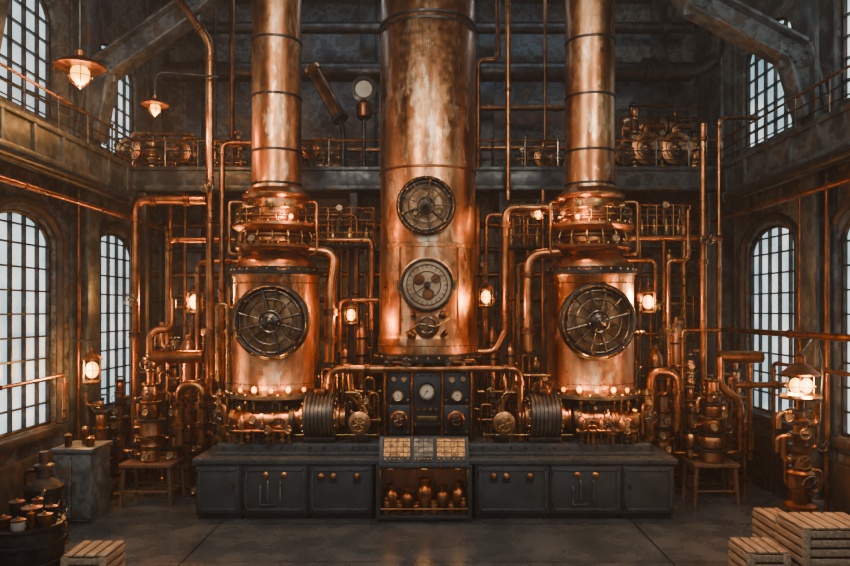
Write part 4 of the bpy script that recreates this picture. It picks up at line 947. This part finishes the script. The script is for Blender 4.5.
its=[(-.18,-.12,.08,.1,'copper_dark'),(.03,-.2,.075,.1,'paper'),(.22,-.02,.08,.11,'copper_dark'),(.02,.08,.11,.16,'iron'),(-.2,.17,.08,.2,'iron'),(.18,.2,.07,.14,'iron'),(-.02,.27,.06,.2,'copper_dark'),(.13,-.13,.04,.15,'copper_dark')]
for (dx,dy,r,hh,m) in its:
    p=c+V(dx,dy,.62)
    tt=T('tin_can',p,{'paper':'pale paper wrapped tin on iron barrel','copper_dark':'dark copper tin resting on iron barrel','iron':'black iron tin resting on iron barrel'}[m],'tin',group='tins on the iron barrel')
    tt.add('body',B().lathe([(r*.85,0),(r,hh*.2),(r,hh),(r*.92,hh),(r*.92,hh-.01)],p,n=24),m); tt.add('lid',B().lathe([(r*1.06,hh),(r*1.06,hh+.015),(r*.3,hh+.03),(r*.2,hh+.045)],p,n=24),'copper_dark')
    tt.add('handle',B().torus(p+V(r*1.15,0,hh*.5),FR,min(.05,hh*.3),.008,16,6),'iron')

def crate(x0,x1,y0,y1,z0,z1,label):
    t=T('slatted_crate',((x0+x1)/2,(y0+y1)/2,z0),label,'crate',group='brown wooden slatted crates')
    n=max(3,int(round((z1-z0)/.1))); h=(z1-z0)/n
    for k in range(n):
        za=z0+k*h+.016; zb=z0+(k+1)*h-.016
        t.add('side_slat',B().bx(x0,x1,y0,y0+.03,za,zb,.006),'wood'); t.add('side_slat',B().bx(x0,x1,y1-.03,y1,za,zb,.006),'wood')
        t.add('end_slat',B().bx(x0,x0+.03,y0+.03,y1-.03,za,zb,.006),'wood'); t.add('end_slat',B().bx(x1-.03,x1,y0+.03,y1-.03,za,zb,.006),'wood')
    for (x,y) in ((x0+.05,y0+.05),(x1-.05,y0+.05),(x0+.05,y1-.05),(x1-.05,y1-.05)): t.add('corner_post',B().bx(x-.025,x+.025,y-.025,y+.025,z0,z1-.002),'wood_dark')
    for (x,y) in ((x0+.04,y0-.008),(x1-.04,y0-.008)): t.add('corner_batten',B().bx(x-.04,x+.04,y-.012,y+.012,z0,z1,.004),'wood')
    m=max(4,int((x1-x0)/.12)); w=(x1-x0)/m
    for k in range(m): t.add('top_slat',B().bx(x0+k*w+.014,x0+(k+1)*w-.014,y0,y1,z1,z1+.025,.006),'wood')
    t.add('liner',B().bx(x0+.035,x1-.035,y0+.035,y1-.035,z0+.01,z1-.01),'wood_dark')
crate(4.13,4.95,7.7,8.3,0,.62,'tall brown wooden slatted crate beside other crates')
crate(4.18,4.95,8.4,9.0,0,.475,'brown wooden slatted crate carrying lamp post')
crate(3.57,4.05,7.8,8.3,0,.32,'low brown wooden slatted crate on floor')
crate(-4.05,-3.55,7.75,8.25,0,.3,'low brown wooden slatted crate on floor')
manifold(4.85,5.3,11.4,0,2.2,6,301,'bank of copper pipes beside the side window',fat=1.3)

# ------------------------------------------------ lights
def area(loc,target,size,e,col):  # area lamps without fixtures, added for highlights and fill
    l=bpy.data.lights.new('added_area_light','AREA'); l.shape='RECTANGLE'; l.size=size[0]; l.size_y=size[1]; l.energy=e; l.color=col
    o=bpy.data.objects.new('added_area_light',l); o.location=loc; d=Vector(target)-Vector(loc); o.rotation_euler=d.to_track_quat('-Z','Y').to_euler(); COL.objects.link(o)
area((-3.2,3.5,8.2),(-.8,11,4),(1.0,2.6),330,(1,.84,.66))  # added warm key, gives the copper its streak highlights
area((3.4,3.5,8.2),(1.5,11,4),(1.0,2.6),260,(1,.84,.66))  # added second key for the copper, weaker, from the other side
area((0,5.5,9.3),(0,11,1),(3,1),110,(.8,.9,1))  # added cool overhead fill, no fixture in the hall
area((0,13.3,9.3),(0,14.5,5),(8,.6),55,(.55,.78,1))  # added cool fill to lift rear wall and gallery
area((0,12.8,4.9),(0,15,2),(8,.4),35,(1,.5,.2))  # added warm fill below the rear gallery, no lamp hangs there
area((0,-1.5,5),(0,10,2.5),(8,5),170,(.62,.82,1))  # added fill behind the camera, stands in for ambient light
w=bpy.data.worlds.new('world'); S.world=w; w.use_nodes=True
nt=w.node_tree
bg=nt.nodes['Background']; bg.inputs[0].default_value=(.45,.56,.68,1); bg.inputs[1].default_value=.2
vs=nt.nodes.new('ShaderNodeVolumeScatter'); vs.inputs['Density'].default_value=.0035; vs.inputs['Anisotropy'].default_value=.3; vs.inputs['Color'].default_value=(1,.9,.8,1)
nt.links.new(vs.outputs[0],nt.nodes['World Output'].inputs['Volume'])
cam=bpy.data.cameras.new('camera'); co=bpy.data.objects.new('camera',cam); COL.objects.link(co)
cam.sensor_width=36; cam.lens=36*F/850; co.location=(0,0,CH); co.rotation_euler=(math.pi/2,0,0)
cam.shift_x=-2/850; cam.shift_y=27/850; cam.clip_start=.1; cam.clip_end=100
S.camera=co
